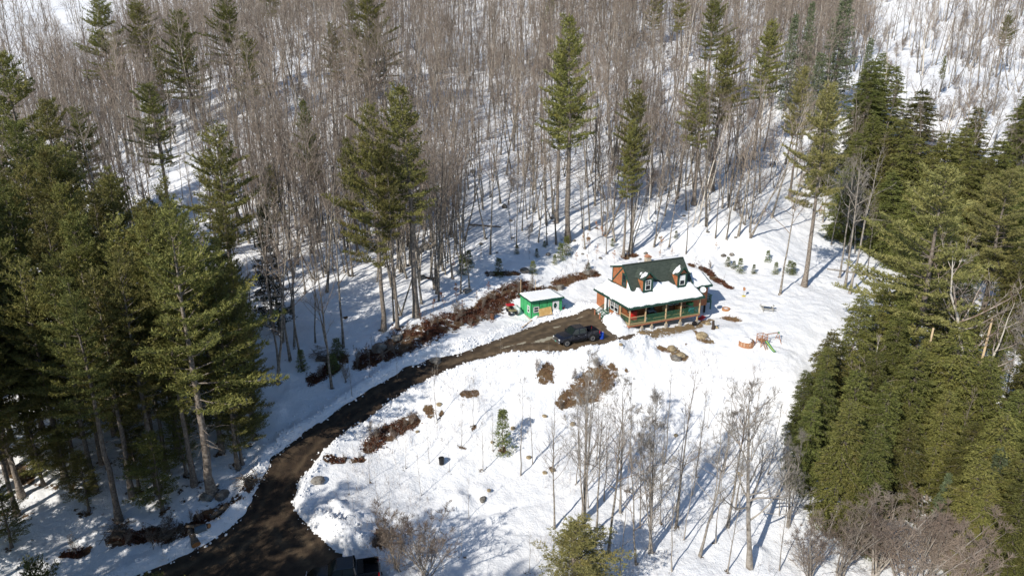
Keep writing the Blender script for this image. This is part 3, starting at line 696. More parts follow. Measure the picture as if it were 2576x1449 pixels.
for a, b, t, v, w in [(140, 760, 300, 0, 1.1), (250, 950, 470, 1, 1.1), (60, 900, 450, 2, 1.1), (350, 1060, 600, 0, 1.0), (110, 1090, 610, 1, 1.1), (200, 800, 360, 0, 1.0), (440, 1020, 560, 2, 1.0), (-30, 1180, 620, 1, 1.1), (190, 1180, 730, 2, 1.0), (20, 760, 330, 1, 1.1), (480, 900, 450, 2, .8), (330, 1160, 700, 2, .9), (640, 1000, 700, 2, .8)]:
    plant_px(LOWP, 'pine_tree', a, b, t, 'low branched bushy pine in the dense stand left of the dirt driveway', 'tree', 'bushy pines of the stand', vi=v, wide=w * .85, hmax=26)
plant_px(PINE, 'pine_tree', 300, 1312, 700, 'thick trunked pine standing over a brush pile at the corner of the driveway', 'tree', vi=2, wide=1.0, hmax=25)
plant_px(PINE, 'pine_tree', 535, 1245, 530, 'broad tall pine leaning its lowest boughs over the bend of the driveway', 'tree', vi=1, wide=1.15, hmax=29)
plant_px(PINE, 'pine_tree', 490, 1225, 640, 'straight pine close behind the broad one at the driveway bend', 'tree', vi=4, wide=.9, hmax=26)
for i, (a, b, t, v) in enumerate([(225, 1290, 1130, 0), (410, 1285, 1090, 1), (470, 1195, 1000, 2), (610, 1170, 960, 0), (110, 1220, 1010, 1), (350, 1230, 1050, 2), (640, 1110, 930, 1), (30, 1380, 1210, 2), (180, 1240, 1080, 0), (560, 1120, 900, 2)]):
    plant_px(LOWP, 'pine_tree', a, b, t, 'low young pine filling the gaps under the tall pine stand', 'tree', 'young pines under the stand', vi=v, wide=1.5)
HILLP = 'scattered pines on the wooded hill'
L_HILL = 'tall pine rising out of the leafless woods on the hill'
hill = [(300, 330, -20, 0, 1.1), (385, 310, -15, 2, 1.0), (495, 330, 28, 3, .95), (600, 260, -25, 1, .9), (640, 330, 88, 5, .85), (690, 120, -60, 0, 1.0), (850, 270, 58, 1, .9), (935, 300, -25, 3, 1.0), (900, 240, 0, 0, .8),
        (430, 560, 210, 0, 1.0), (250, 560, 270, 1, .9), (420, 330, 120, 5, .8), (590, 760, 318, 1, 1.0), (1380, 130, -30, 2, .8), (700, 640, 420, 5, .8),
        (1895, 400, 50, 6, .9), (1790, 480, 92, 6, 1.0), (1770, 300, -20, 2, .9), (1745, 520, 175, 6, 1.0), (1400, 560, 130, 6, .7), (2505, 195, 28, 2, .8), (2360, 250, 140, 6, .6), (1700, 160, -40, 0, .8), (1640, 120, -40, 3, .8), (900, 640, 345, 6, .8)]
for a, b, t, v, w in hill:
    hb = ('narrow' if v in (2, 6) else 'full'); wh = 'among the leafless trees left of the twin birches' if a < 1270 else 'among the leafless trees right of the twin birches'
    L_HILL = hb + ' crowned pine on the hill ' + wh; HILLP = hb + ' pines ' + wh; plant_px(PINE, 'pine_tree', a, b, t, L_HILL, 'tree', HILLP, vi=v, wide=w * 1.25, hmax=28)
for a, b, t, v, w, lb in [
        (800, 610, 250, 6, .75, 'slim pine with a small tapering tip beside the wooded slope left of the shed'),
        (965, 832, 268, 1, .9, 'bushy pine towering behind the leaf covered bank'), (1048, 800, 212, 6, 1.15, 'thin crowned pine beside the bushy one above the leaf bank'),
        (1000, 828, 330, 2, .7, 'slender pine between two bigger pines above the leaf bank'),
        (1428, 610, 22, 6, 1.0, 'very tall narrow pine with stacked tiers on the slope above the shed'),
        (1586, 634, 205, 2, .95, 'lopsided pine with flat boughs behind the log house'), (1568, 645, 300, 6, .8, 'bare trunked pine paired with the lopsided one behind the log house'),
        (2022, 722, 210, 0, .95, 'yellow green pine with a long bare pale trunk at the edge of the yard'), (1985, 505, 168, 4, .85, 'pine with two visible pale trunks at the wood edge beyond the yard'),
        (2275, 1010, 425, 3, 1.4, 'huge light green pine rising from the hemlocks beside the yard'), (2470, 800, 425, 3, 1.35, 'second light green pine behind the huge one beside the yard'),
        (2440, 700, 440, 1, .9, 'light green pine half hidden behind two larger pines')]:
    plant_px(LPINE if a > 1980 else PINE, 'pine_tree', a, b, t, lb, 'tree', vi=v, wide=w, hmax=34)
plant(LLOWP, 'pine_tree', 5.0, 45.2, height_to(5.0, 45.2, gz(5.0, 45.2), 1318), 'young bushy pine poking up in front of the bare clump below the bank', 'tree', vi=1, wide=2.6)
# hemlocks
HEM = 'hemlocks along the ravine'; L_HEM = 'dense olive green hemlock in the evergreen belt along the ravine'
hem = [(2205, 420, 165, 0, 1.0), (2290, 430, 225, 1, 1.0), (2150, 430, 150, 2, .9), (2340, 600, 330, 3, 1.1), (2250, 620, 340, 1, 1.0), (2420, 470, 270, 0, 1.0), (2540, 480, 235, 3, 1.0), (2475, 560, 350, 1, 1.1), (2560, 700, 420, 0, 1.2),
       (2120, 560, 330, 2, .9), (2060, 480, 260, 0, .8), (2215, 640, 430, 3, 1.0), (2330, 700, 470, 1, 1.0), (2110, 605, 420, 1, .9), (2390, 900, 640, 0, 1.0), (2520, 860, 620, 1, 1.1), (2590, 900, 700, 3, 1.0), (2450, 1100, 900, 3, 1.1),
       (2120, 1030, 740, 2, 1.15), (2215, 1060, 800, 0, 1.0), (2050, 1130, 870, 2, 1.0), (2120, 1190, 930, 1, 1.1), (2190, 1250, 960, 3, 1.1), (2250, 1190, 880, 0, 1.1), (2340, 1180, 820, 1, 1.1), (2420, 1230, 900, 0, 1.1), (2530, 1210, 860, 3, 1.2),
       (2090, 1330, 1010, 0, 1.05), (2150, 1370, 1060, 3, .95), (2450, 1360, 1040, 1, 1.1), (2560, 1420, 1120, 0, 1.2), (2520, 1480, 1190, 3, 1.1), (2600, 1250, 950, 1, 1.2), (2620, 1060, 860, 0, 1.2), (2380, 1070, 900, 3, 1.0), (2040, 1180, 930, 1, .8), (2430, 1460, 1220, 0, .9),
       (2600, 620, 380, 1, 1.1), (2190, 340, 130, 2, .8), (2400, 640, 400, 1, 1.0), (2330, 760, 480, 0, 1.0), (2230, 1000, 720, 3, 1.0), (2265, 680, 470, 0, 1.0), (2300, 640, 390, 2, 1.0), (2480, 700, 480, 3, 1.1), (2560, 800, 560, 1, 1.1), (2230, 560, 300, 1, 1.0), (2385, 560, 320, 2, 1.0), (2165, 520, 290, 0, 1.0), (2520, 640, 420, 0, 1.0), (2350, 820, 600, 1, 1.0), (2440, 620, 400, 2, 1.0), (2560, 400, 230, 2, .9), (2000, 1130, 930, 2, 1.0), (2015, 1225, 1000, 0, .95), (2060, 1060, 830, 1, 1.0), (2250, 1290, 1060, 1, 1.0), (2330, 1260, 980, 2, 1.0), (2390, 1330, 1060, 0, 1.0), (2500, 1300, 980, 2, 1.1), (2410, 1420, 1150, 1, 1.0), (2160, 1160, 880, 2, 1.0), (2280, 1130, 850, 3, 1.0), (2480, 1000, 800, 2, 1.1), (2560, 1100, 840, 0, 1.1), (2330, 960, 740, 2, 1.0), (2420, 980, 790, 1, 1.0), (2180, 960, 720, 2, .9), (2240, 900, 660, 0, .9), (2560, 1340, 1050, 2, 1.1), (2500, 1420, 1150, 1, 1.1)]
for a, b, t, v, w in hem:
    wh = 'at the edge of the snowy yard' if a < 2200 and b > 650 else 'on the rise beyond the yard' if b <= 650 else 'down in the ravine'
    L_HEM = ('broad' if w >= 1.05 else 'slim') + ' dense olive green hemlock ' + wh; HEM = ('broad' if w >= 1.05 else 'slim') + ' hemlocks ' + wh
    plant_px(HEML, 'hemlock_tree', a, b, t, L_HEM, 'tree', HEM, vi=v, wide=w * (1.3 if b <= 720 else .98), hmax=24)
SPR = 'spires of spruce at the wood edge'; L_SPR = 'narrow pointed spruce standing among the evergreens beyond the yard'
for a, b, t, v, w in [(2085, 300, -25, 1, 1.2), (2012, 260, 5, 1, .8), (1972, 280, 35, 0, .8), (2160, 290, 95, 0, .8), (2040, 330, 130, 2, 1.0)]:
    plant_px(SPRU, 'spruce_tree', a, b, t, L_SPR, 'tree', SPR, vi=v, wide=w, hmax=30)
for a, b, t, v, w, lb in [(2355, 1340, 1188, 2, .9, 'small blue green spruce beside the dark gap of the ravine'), (2455, 1390, 1125, 0, 1.0, 'grey green spruce with a thinning pale trunk near the ravine'),
                          (2268, 1300, 1130, 0, .9, 'blue green spruce leaning on the hemlocks at the ravine gap'), (2545, 1330, 1100, 2, .9, 'blue tipped spruce in a dark hollow among hemlocks')]:
    plant_px(SPRU, 'spruce_tree', a, b, t, lb, 'tree', vi=v, wide=w)
plant_px(DARK, 'spruce_tree', 690, 835, 515, 'almost black spruce in the shade of the pine stand', 'tree')
plant_px(FIR, 'fir_tree', 1265, 1133, 1032, 'single little fir standing alone on the snow bank below the driveway', 'tree', vi=0)
SAPF = 'little evergreens behind the house'; L_SAPF = 'knee high to man high evergreen sapling on the snowy slope above the shed and house'
for a, b, t in [(1410, 655, 612), (1395, 668, 640), (1425, 640, 595), (1340, 690, 655), (1255, 695, 650), (1165, 690, 640), (1180, 675, 630), (1480, 680, 660), (1350, 650, 625), (1300, 640, 615), (1930, 660, 630), (1860, 690, 650),
                (1845, 680, 655), (1950, 690, 660), (1895, 690, 665), (1830, 672, 645), (1985, 690, 655), (1995, 690, 660), (2300, 690, 670), (1540, 620, 600), (1700, 600, 580), (1370, 625, 605), (760, 930, 880), (850, 900, 850), (840, 935, 890)]:
    plant_px(FIR, 'fir_tree', a, b, t, L_SAPF, 'tree', SAPF, wide=1.3)
# trees beside and below the drone that only throw their shade into the picture
OFF = 'pines past the driveway mouth'; L_OFF = 'tall pine past the mouth of the driveway throwing shade over it'
for x, y, h in [(-36, 30, 24), (-30, 24, 25), (-41, 38, 26), (-24, 28, 15), (-46, 46, 25), (-20, 22, 17), (-52, 36, 26), (-13, 24, 13), (-33, 16, 25), (-4, 26, 13.5), (6, 22, 14), (22, 25, 15), (-28, 33, 13), (-26, 29, 15), (-21, 33, 12), (-17, 29, 15), (-12, 30, 12.5), (-9, 25, 16), (-31, 27, 19), (-38, 33, 22), (-44, 41, 24), (-48, 52, 25), (-54, 60, 26), (-58, 48, 25), (-42, 31, 23), (-36, 22, 24), (-47, 28, 25), (-25, 18, 20), (-46, 44, 20), (-43, 37, 16), (-50, 50, 22), (-39, 30, 16), (-55, 55, 24), (-28, 18, 25), (-24, 16, 26), (-20, 20, 23), (-33, 20, 25), (-16, 17, 25), (-26, 21, 23), (-12, 15, 26), (-7, 17, 24), (-3, 13, 26)]:
    plant(LOWP if int(x + y) % 3 else PINE, 'pine_tree', x, y, h, L_OFF, 'tree', OFF)

# ------------------------------------------------------------------ leafless trees: the ones that stand out
HW = [(1500, 1340, 985, TALL, 'straight dark stemmed tree in the clump behind the young pine'), (1530, 1400, 1000, TALL, 'tall slim tree right of the stem clump below the bank'), (1700, 1330, 940, TALL, 'tall slim tree in the middle of the thicket below the bank'), (1830, 1330, 930, TALL, 'tall pale tree left of the spreading maple'), (1600, 1420, 1060, TALL, 'slim tree with dark base in the blue shade below the bank'), (1962, 744, 430, TALL, 'pale slender hardwood at the yard edge with a long shadow'), (1885, 1432, 985, WIDE, 'big pale spreading maple at the foot of the snow bank'),
      (2455, 1040, 610, WHITEW, 'broad bone white bare tree spreading over the hemlocks'), (1470, 1315, 900, CLUMP, 'clump of grey stems rising behind the young bushy pine'),
      (1395, 1330, 1060, TALL, 'crooked slim tree left of the stem clump below the bank'), (1560, 1290, 960, WIDE, 'bare tree with fine upswept twigs beside the stem clump'),
      (1640, 1390, 1010, CLUMP, 'multi stemmed bare tree in blue shade below the bank'), (1760, 1400, 1020, WIDE, 'pale barked tree between the multi stemmed one and the maple'),
      (1100, 700, 350, TALL, 'tree with a dark forked stem left of the green shed'), (835, 978, 560, TALL, 'tall leafless tree at the snowy edge of the driveway'),
      (1985, 1330, 1100, CLUMP, 'grey twiggy clump against the hemlocks beside the maple')]
for i, (a, b, t, K, lb) in enumerate(HW):
    plant_px(K, 'bare_tree', a, b, t, lb, 'tree', vi=i)
for a, b, t, v, w, lb in [(1270, 185, -20, 0, 1.0, 'white birch with twin trunks high on the hill, left one'), (1288, 190, -25, 2, .9, 'straighter white birch next to its twin high on the hill'),
                       (1060, 250, 170, 3, 1.2, 'small white birch with an open fork on the hill'), (2330, 505, 262, 1, 1.2, 'leaning white birch in front of the hemlocks below the white hillside'), (2136, 1105, 835, 3, 1.5, 'short white birch forking low before the dark hemlocks'),
                       (2040, 390, 190, 1, 1.3, 'pale birch bending behind the yellow green pine'), (535, 320, 195, 3, 1.0, 'lone white birch among the hillside pines'), (1540, 160, 20, 0, .9, 'pale birch beside the very tall narrow pine'),
                       (1950, 230, 70, 3, .8, 'birch top shining white among brown crowns on the hill')]:
    plant_px(BIRCH, 'birch_tree', a, b, t, lb, 'tree', vi=v, wide=w)
for k, (a, b, t) in enumerate(((2112, 701, 400), (2125, 727, 370), (2137, 740, 380))): plant_px(PALE, 'bare_tree', a, b, t, ('outermost pale straight trunk of three in the bay of the yard', 'middle pale straight trunk of three in the bay of the yard', 'pale straight trunk nearest the hemlocks of three in the bay of the yard')[k], 'tree', vi=k)
RAV = 'bare trees among the hemlocks'; L_RAV = 'pale leafless tree standing among the hemlocks of the ravine'
for a, b, t in [(2200, 560, 350), (2260, 540, 330), (2400, 560, 340), (2310, 700, 470), (2130, 640, 440), (2090, 620, 400), (2150, 640, 430), (2180, 700, 500), (2480, 760, 560), (2550, 860, 600), (2530, 1000, 780), (2300, 1130, 870), (2210, 1230, 1000), (2440, 1180, 900), (2535, 1110, 800), (2380, 1250, 980), (2100, 1200, 960), (2260, 960, 760), (2280, 870, 700), (2070, 560, 330), (2490, 420, 250), (2450, 360, 180), (2560, 560, 380)]:
    plant_px(WIDE if a % 20 else TALL, 'bare_tree', a, b, t, L_RAV, 'tree', RAV, wide=.8)
BELOW = 'young trees on the snow bank'; L_BELOW = 'thin young leafless tree on the snow bank below the house'
for a, b, t in [(1340, 1170, 1000), (1190, 1080, 930), (1100, 1060, 900), (1310, 1200, 960), (1390, 1180, 985), (1500, 1160, 960), (1590, 1180, 950), (1670, 1170, 930), (1750, 1200, 960), (1820, 1190, 950), (1520, 1260, 1010), (1700, 1290, 1000),
                (1790, 1300, 1010), (1850, 1280, 960), (1610, 1330, 1060), (1450, 1220, 1010), (1240, 1140, 1020), (930, 1210, 1110), (1020, 1180, 1090), (1080, 1170, 1080), (1160, 1130, 1010), (1215, 1190, 1050), (1060, 1250, 1140), (980, 1300, 1200),
                (1160, 1400, 1310), (1330, 1440, 1330), (1690, 1440, 1180), (1560, 1440, 1200), (1830, 1440, 1180), (1960, 1440, 1230), (1930, 1200, 1000), (1890, 1160, 960), (1960, 1300, 1120), (2030, 1420, 1260), (1100, 940, 870), (1260, 900, 850), (1000, 950, 890), (930, 960, 880), (1380, 900, 860), (885, 1000, 880), (1640, 1060, 960), (1780, 1080, 970), (1860, 1080, 950), (1900, 1060, 940), (1480, 1280, 1080), (1580, 1240, 1050), (1660, 1230, 1030), (1740, 1250, 1050), (1660, 1320, 1100), (1720, 1360, 1120), (1800, 1370, 1120), (1130, 1190, 1110), (880, 1250, 1180), (950, 1260, 1180), (1180, 1300, 1200)]:
    plant_px(THIN, 'young_tree', a, b, t, L_BELOW, 'tree', BELOW)
for a, b, h, K, lb in [(1000, 1445, 5.6, BUSH, 'pale tangled bush beside the parked black truck with an open bed'), (1075, 1450, 6.6, BUSH, 'tangled grey bush below the pale one beside the black truck'),
                       (2200, 1449, 9.0, REDB, 'reddish brush thicket at the mouth of the ravine'), (2330, 1449, 8.5, BUSH, 'tall grey brush beside the reddish thicket'), (2110, 1449, 8.0, REDB, 'reddish brush between the maple and the thicket'),
                       (2270, 1500, 9.5, BUSH, 'dense grey brush under the ravine hemlocks'), (2480, 1449, 6.5, REDB, 'red stemmed brush in front of the dark hemlocks'), (2030, 1460, 7, BUSH, 'grey brush at the foot of the spreading maple'), (2390, 1500, 8, REDB, 'rust coloured brush near the small blue spruce'),
                       (930, 1100, 2.0, REDB, 'low brush on the dark bare patch beside the driveway'), (870, 960, 2.4, REDB, 'brushy stems at the shaded edge of the driveway')]:
    x, y, z = spot(a, b); plant(K, 'bush', x, y, h, lb, 'bush', wide=1.0 if h < 4 else 1.35)

# ------------------------------------------------------------------ leafless woods on the hill
wr = np.random.default_rng(11)
def wood_density(px, py, x, y):
    d = np.full(px.shape, .62)
    lim = np.interp(px, [540, 640, 720, 840, 960, 1060, 1130, 1250, 1330, 1500, 1900], [1040, 1010, 990, 950, 870, 810, 765, 700, 660, 640, 640])
    d *= np.where(py > lim, 0, 1) * np.where((py > 560) & (px > 1150), .5, 1) * np.where((py > 380) & (px <= 1130) & (px > 600), 2.2, 1) * (.35 + 1.2 * sstep(-.15, .18, fbm(x * .035, y * .035, 93, 3)))
    d *= np.where((py > 330) & (px > 1130) & (px < 2040), .66, 1)
    d *= np.where((px > 1900) & (py > 560), .25, 1)
    d *= np.where((px < 330) & (py < 230), .14, 1) * np.where(py < 330, .55, 1) * np.where((px < 620) & (py > 380), .5, 1)
    d *= np.where((px > 2080) & (py > 240), .3, 1)
    d *= np.where((px > 2180) & (py < 260), .38, 1)
    return d
N = 26000
yy = np.sqrt(wr.uniform(88 ** 2, 335 ** 2, N)); xx = wr.uniform(-.82, .82, N) * yy; xx[::3] = xx[1::3][:len(xx[::3])] + wr.normal(0, 1.1, len(xx[::3])); yy[::3] = yy[1::3][:len(yy[::3])] + wr.normal(0, 1.1, len(yy[::3]))
zz = base_h(xx, yy); pw, ph = to_px(xx, yy, zz)
keep = (wr.random(N) < wood_density(pw, ph, xx, yy)) & (pw > -120) & (pw < 2700) & (ph > -140)
keep &= road_sd(xx, yy) > 3
xx, yy, pw, ph = xx[keep], yy[keep], pw[keep], ph[keep]
cell = {}; sel = []
for i in range(len(xx)):                                   # keep the stems apart
    c = (int(xx[i] // 2.1), int(yy[i] // 2.1)); ok = True
    for dx in (-1, 0, 1):
        for dy in (-1, 0, 1):
            for j in cell.get((c[0] + dx, c[1] + dy), ()):
                if (xx[i] - xx[j]) ** 2 + (yy[i] - yy[j]) ** 2 < 1.0: ok = False
    if ok: cell.setdefault(c, []).append(i); sel.append(i)
sel = np.array(sel); xx, yy, pw, ph = xx[sel], yy[sel], pw[sel], ph[sel]
order = np.argsort(np.hypot(xx, yy)); inside = order[(pw[order] > 0) & (pw[order] < 2576)]
nearest = inside[:240]
GRPW = 'leafless trees on the hillside'; LBW = 'slim grey brown leafless tree in the open woods on the near hillside'
for i in nearest:
    hh = float(wr.uniform(12, 22)); wh = 'on the shaded slope beside the pine stand' if pw[i] < 700 else 'on the slope above the leaf bank' if pw[i] < 1300 else 'on the snowy slope above the shed and house' if pw[i] < 1780 else 'on the slope behind the annex and yard'
    sz = 'tall' if hh > 18.5 else 'middling' if hh > 15 else 'short'
    plant(MIXW if wr.random() < .22 else TALL, 'bare_tree', float(xx[i]), float(yy[i]), hh, sz + ' grey brown leafless tree ' + wh, 'tree', sz + ' leafless trees ' + wh, wide=float(wr.uniform(.8, 1.1)), lean=(float(wr.normal(0, .055)), float(wr.normal(0, .055))))
n_ = 0
while n_ < 58:                                              # the shaded wood between the pine stand and the leaf bank
    a = float(wr.uniform(620, 1160)); lm = float(np.interp(a, [620, 720, 840, 960, 1060, 1160], [1000, 985, 945, 865, 800, 730])); b = float(wr.uniform(560, lm))
    x, y, z = spot(a, b); hh = float(wr.uniform(13, 22)); n_ += 1; sz = 'tall' if hh > 18.5 else 'middling' if hh > 15 else 'short'
    plant(MIXW if wr.random() < .2 else TALL, 'bare_tree', x, y, hh, sz + ' dark stemmed leafless tree in the shade behind the leaf bank', 'tree', sz + ' dark stemmed trees behind the leaf bank', wide=float(wr.uniform(.8, 1.15)), lean=(float(wr.normal(0, .06)), float(wr.normal(0, .06))))
rest = np.setdiff1d(np.arange(len(xx)), nearest)

proto = bpy.data.collections.new('wood_sources')           # shapes for the far-off wood, not in the scene themselves
def joined(name, tm, cm):
    a = np.empty(len(tm.vertices) * 3, np.float32); tm.vertices.foreach_get('co', a); b = np.empty(len(cm.vertices) * 3, np.float32); cm.vertices.foreach_get('co', b)
    fa = np.empty(len(tm.loops), np.int32); tm.loops.foreach_get('vertex_index', fa); fb = np.empty(len(cm.loops), np.int32); cm.loops.foreach_get('vertex_index', fb)
    na = len(tm.vertices); F = np.concatenate([fa, fb + na]).reshape(-1, 4)
    me = mesh_np(name, np.concatenate([a, b]).reshape(-1, 3), F, [tm.materials[0], cm.materials[0]], True, np.r_[np.zeros(len(fa) // 4), np.ones(len(fb) // 4)])
    return me
def scatter(name, label, sources, X, Y, Z, S, IDX, seed, lean=.05):
    """one 'stuff' object: copies of the source shapes on points"""
    c = bpy.data.collections.new(name + '_sources')
    for i, me in enumerate(sources): c.objects.link(bpy.data.objects.new('%s_%02d' % (name, i), me))
    n = len(X); rg = np.random.default_rng(seed)
    me = bpy.data.meshes.new(name); me.vertices.add(n); me.vertices.foreach_set('co', np.stack([X, Y, Z], 1).astype(np.float32).ravel())
    a = me.attributes.new('s', 'FLOAT', 'POINT'); a.data.foreach_set('value', S.astype(np.float32))
    a = me.attributes.new('i', 'INT', 'POINT'); a.data.foreach_set('value', IDX.astype(np.int32))
    a = me.attributes.new('r', 'FLOAT_VECTOR', 'POINT'); a.data.foreach_set('vector', np.stack([rg.normal(0, lean, n), rg.normal(0, lean, n), rg.uniform(0, 6.28, n)], 1).astype(np.float32).ravel())
    o = mobj(name, me); tag(o, label, kind='stuff')
    g = bpy.data.node_groups.new(name, 'GeometryNodeTree'); g.interface.new_socket('Geometry', in_out='INPUT', socket_type='NodeSocketGeometry'); g.interface.new_socket('Geometry', in_out='OUTPUT', socket_type='NodeSocketGeometry')
    N_ = g.nodes; Lk = g.links; gi = N_.new('NodeGroupInput'); go = N_.new('NodeGroupOutput')
    ci = N_.new('GeometryNodeCollectionInfo'); ci.inputs['Collection'].default_value = c; ci.inputs['Separate Children'].default_value = True; ci.inputs['Reset Children'].default_value = True
    ip = N_.new('GeometryNodeInstanceOnPoints'); ip.inputs['Pick Instance'].default_value = True
    def at(nm, t):
        q = N_.new('GeometryNodeInputNamedAttribute'); q.data_type = t; q.inputs[0].default_value = nm; return q.outputs[0]
    Lk.new(gi.outputs[0], ip.inputs['Points']); Lk.new(ci.outputs[0], ip.inputs['Instance']); Lk.new(at('i', 'INT'), ip.inputs['Instance Index'])
    Lk.new(at('r', 'FLOAT_VECTOR'), ip.inputs['Rotation']); Lk.new(at('s', 'FLOAT'), ip.inputs['Scale']); Lk.new(ip.outputs[0], go.inputs[0])
    md = o.modifiers.new('scatter', 'NODES'); md.node_group = g
    return o
wood_src = [joined('far_tree', a, b) for a, b, h in TALL] + [joined('far_birch', a, b) for a, b, h in BIRCH[:2]] + [joined('far_mixed', a, b) for a, b, h in MIXW]
Z = land(xx[rest], yy[rest])[0]
ix = wr.integers(0, 8, len(rest)); ix = np.where(wr.random(len(rest)) < .07, 8 + wr.integers(0, 2, len(rest)), np.where(wr.random(len(rest)) < .22, 10 + wr.integers(0, 4, len(rest)), ix))
sc_ = wr.uniform(.5, 1.25, len(rest))
scatter('far_woods', 'leafless grey brown woods covering the hill behind', wood_src, xx[rest], yy[rest], Z - .1, sc_, ix, 3, .09)
# undergrowth of saplings and brush
N = 9000
y2 = np.sqrt(wr.uniform(86 ** 2, 300 ** 2, N)); x2 = wr.uniform(-.8, .8, N) * y2; pw2, ph2 = to_px(x2, y2, base_h(x2, y2))
dn = np.where(ph2 > 660, 0, np.where(ph2 > 420, .22, np.where(ph2 > 300, .5, .9))) * np.where((pw2 > 1880) & (ph2 > 480), .35, 1) * np.where((pw2 < 330) & (ph2 < 230), .06, 1) * np.where((pw2 > 2180) & (ph2 < 260), .3, 1) * (.25 + 1.3 * sstep(-.12, .2, fbm(x2 * .05, y2 * .05, 91, 3)))
kp = (wr.random(N) < dn * .5) & (pw2 > -60) & (pw2 < 2640) & (ph2 > -60); x2, y2 = x2[kp], y2[kp]
scatter('undergrowth', 'reddish brown saplings and brush between the trees on the hill', [joined('under', a, b) for a, b, h in SAPL + REDB], x2, y2, land(x2, y2)[0] - .05, wr.uniform(.45, 1.0, len(x2)), wr.integers(0, 9, len(x2)), 4, .08)
print('bare trees', len(nearest), 'far', len(rest), 'under', len(x2))

# ------------------------------------------------------------------ materials of built things
M_log = mat('stained_log_siding', (.33, .115, .048), .6, (2.2, (.46, .19, .085), .35, .7, 5), .004, 30, spec=.35)
M_skirt = mat('skirt_boards', (.33, .13, .07), .65, (2.5, (.43, .19, .11), .35, .7, 5), .004, 30)
M_green = mat('green_trim', (.013, .050, .036), .5, (4, (.020, .065, .047), .4, .6, 3), spec=.4)
M_railg = mat('green_rail_stain', (.025, .10, .06), .65, (5, (.05, .13, .075), .4, .65, 4))
M_cedar = mat('bare_wood_posts', (.52, .36, .20), .7, (6, (.62, .47, .29), .4, .65, 5), .004, 40)
M_deck = mat('deck_boards', (.26, .24, .12), .75, (5, (.38, .36, .18), .4, .65, 5))
M_white = mat('white_paint', (.78, .79, .78), .5)
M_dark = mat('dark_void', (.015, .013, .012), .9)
M_stone = mat('chimney_stone', (.40, .33, .25), .85, (5, (.55, .48, .38), .4, .6, 5), .02, 12)
M_brick = mat('brick_cap', (.42, .20, .12), .8)
M_metal = mat('grey_metal', (.42, .43, .44), .4, metal=.8)
M_dish = mat('dish_grey', (.66, .68, .69), .45)
M_roofsnow = mat('roof_snow', (.88, .89, .91), .8, None, .05, 2.2, spec=.2)
M_conc = mat('concrete', (.42, .39, .34), .9, (6, (.3, .27, .23), .4, .65, 5), .01, 20)
M_rock = mat('rock', (.24, .225, .20), .9, (1.6, (.12, .105, .09), .42, .62, 7), .05, 5, objvar=.25)
M_tanrock = mat('tan_ledge', (.40, .32, .20), .9, (2, (.22, .17, .10), .42, .6, 7), .05, 6)
def glass_mat():
    m = mat('window_glass', (.02, .024, .03), .06, spec=.6); return m
M_glass = glass_mat()
def shingle_mat():
    m = mat('green_shingles', (.055, .085, .062), .85, None, 0)
    nt = m.node_tree; N = nt.nodes; L = nt.links; b = N['Principled BSDF']; tc = N.new('ShaderNodeTexCoord')
    br = N.new('ShaderNodeTexBrick'); br.inputs['Scale'].default_value = 1; br.inputs['Brick Width'].default_value = .33; br.inputs['Row Height'].default_value = .16
    br.inputs['Mortar Size'].default_value = .014; br.inputs['Color1'].default_value = (.050, .066, .053, 1); br.inputs['Color2'].default_value = (.082, .102, .084, 1); br.inputs['Mortar'].default_value = (.03, .04, .033, 1)
    mp = N.new('ShaderNodeMapping'); mp.vector_type = 'POINT'
    sx = N.new('ShaderNodeSeparateXYZ'); cx = N.new('ShaderNodeCombineXYZ'); ad = N.new('ShaderNodeMath'); ad.operation = 'ADD'
    L.new(tc.outputs['Object'], sx.inputs[0]); L.new(sx.outputs['X'], cx.inputs['X'])
    L.new(sx.outputs['Z'], ad.inputs[0]); L.new(sx.outputs['Y'], ad.inputs[1]); L.new(ad.outputs[0], cx.inputs['Y']); L.new(cx.outputs[0], br.inputs['Vector'])
    L.new(br.outputs['Color'], b.inputs['Base Color'])
    bp = N.new('ShaderNodeBump'); bp.inputs['Distance'].default_value = .012; L.new(br.outputs['Fac'], bp.inputs['Height']); bp.invert = True; L.new(bp.outputs[0], b.inputs['Normal'])
    return m
M_shing = shingle_mat()
def paint(name, c, rough=.25, coat=.6):
    m = mat(name, c, rough, spec=.5); b = m.node_tree.nodes['Principled BSDF']; b.inputs['Coat Weight'].default_value = coat; b.inputs['Coat Roughness'].default_value = .06; return m
def solid(name, c, rough=.6): return mat(name, c, rough)

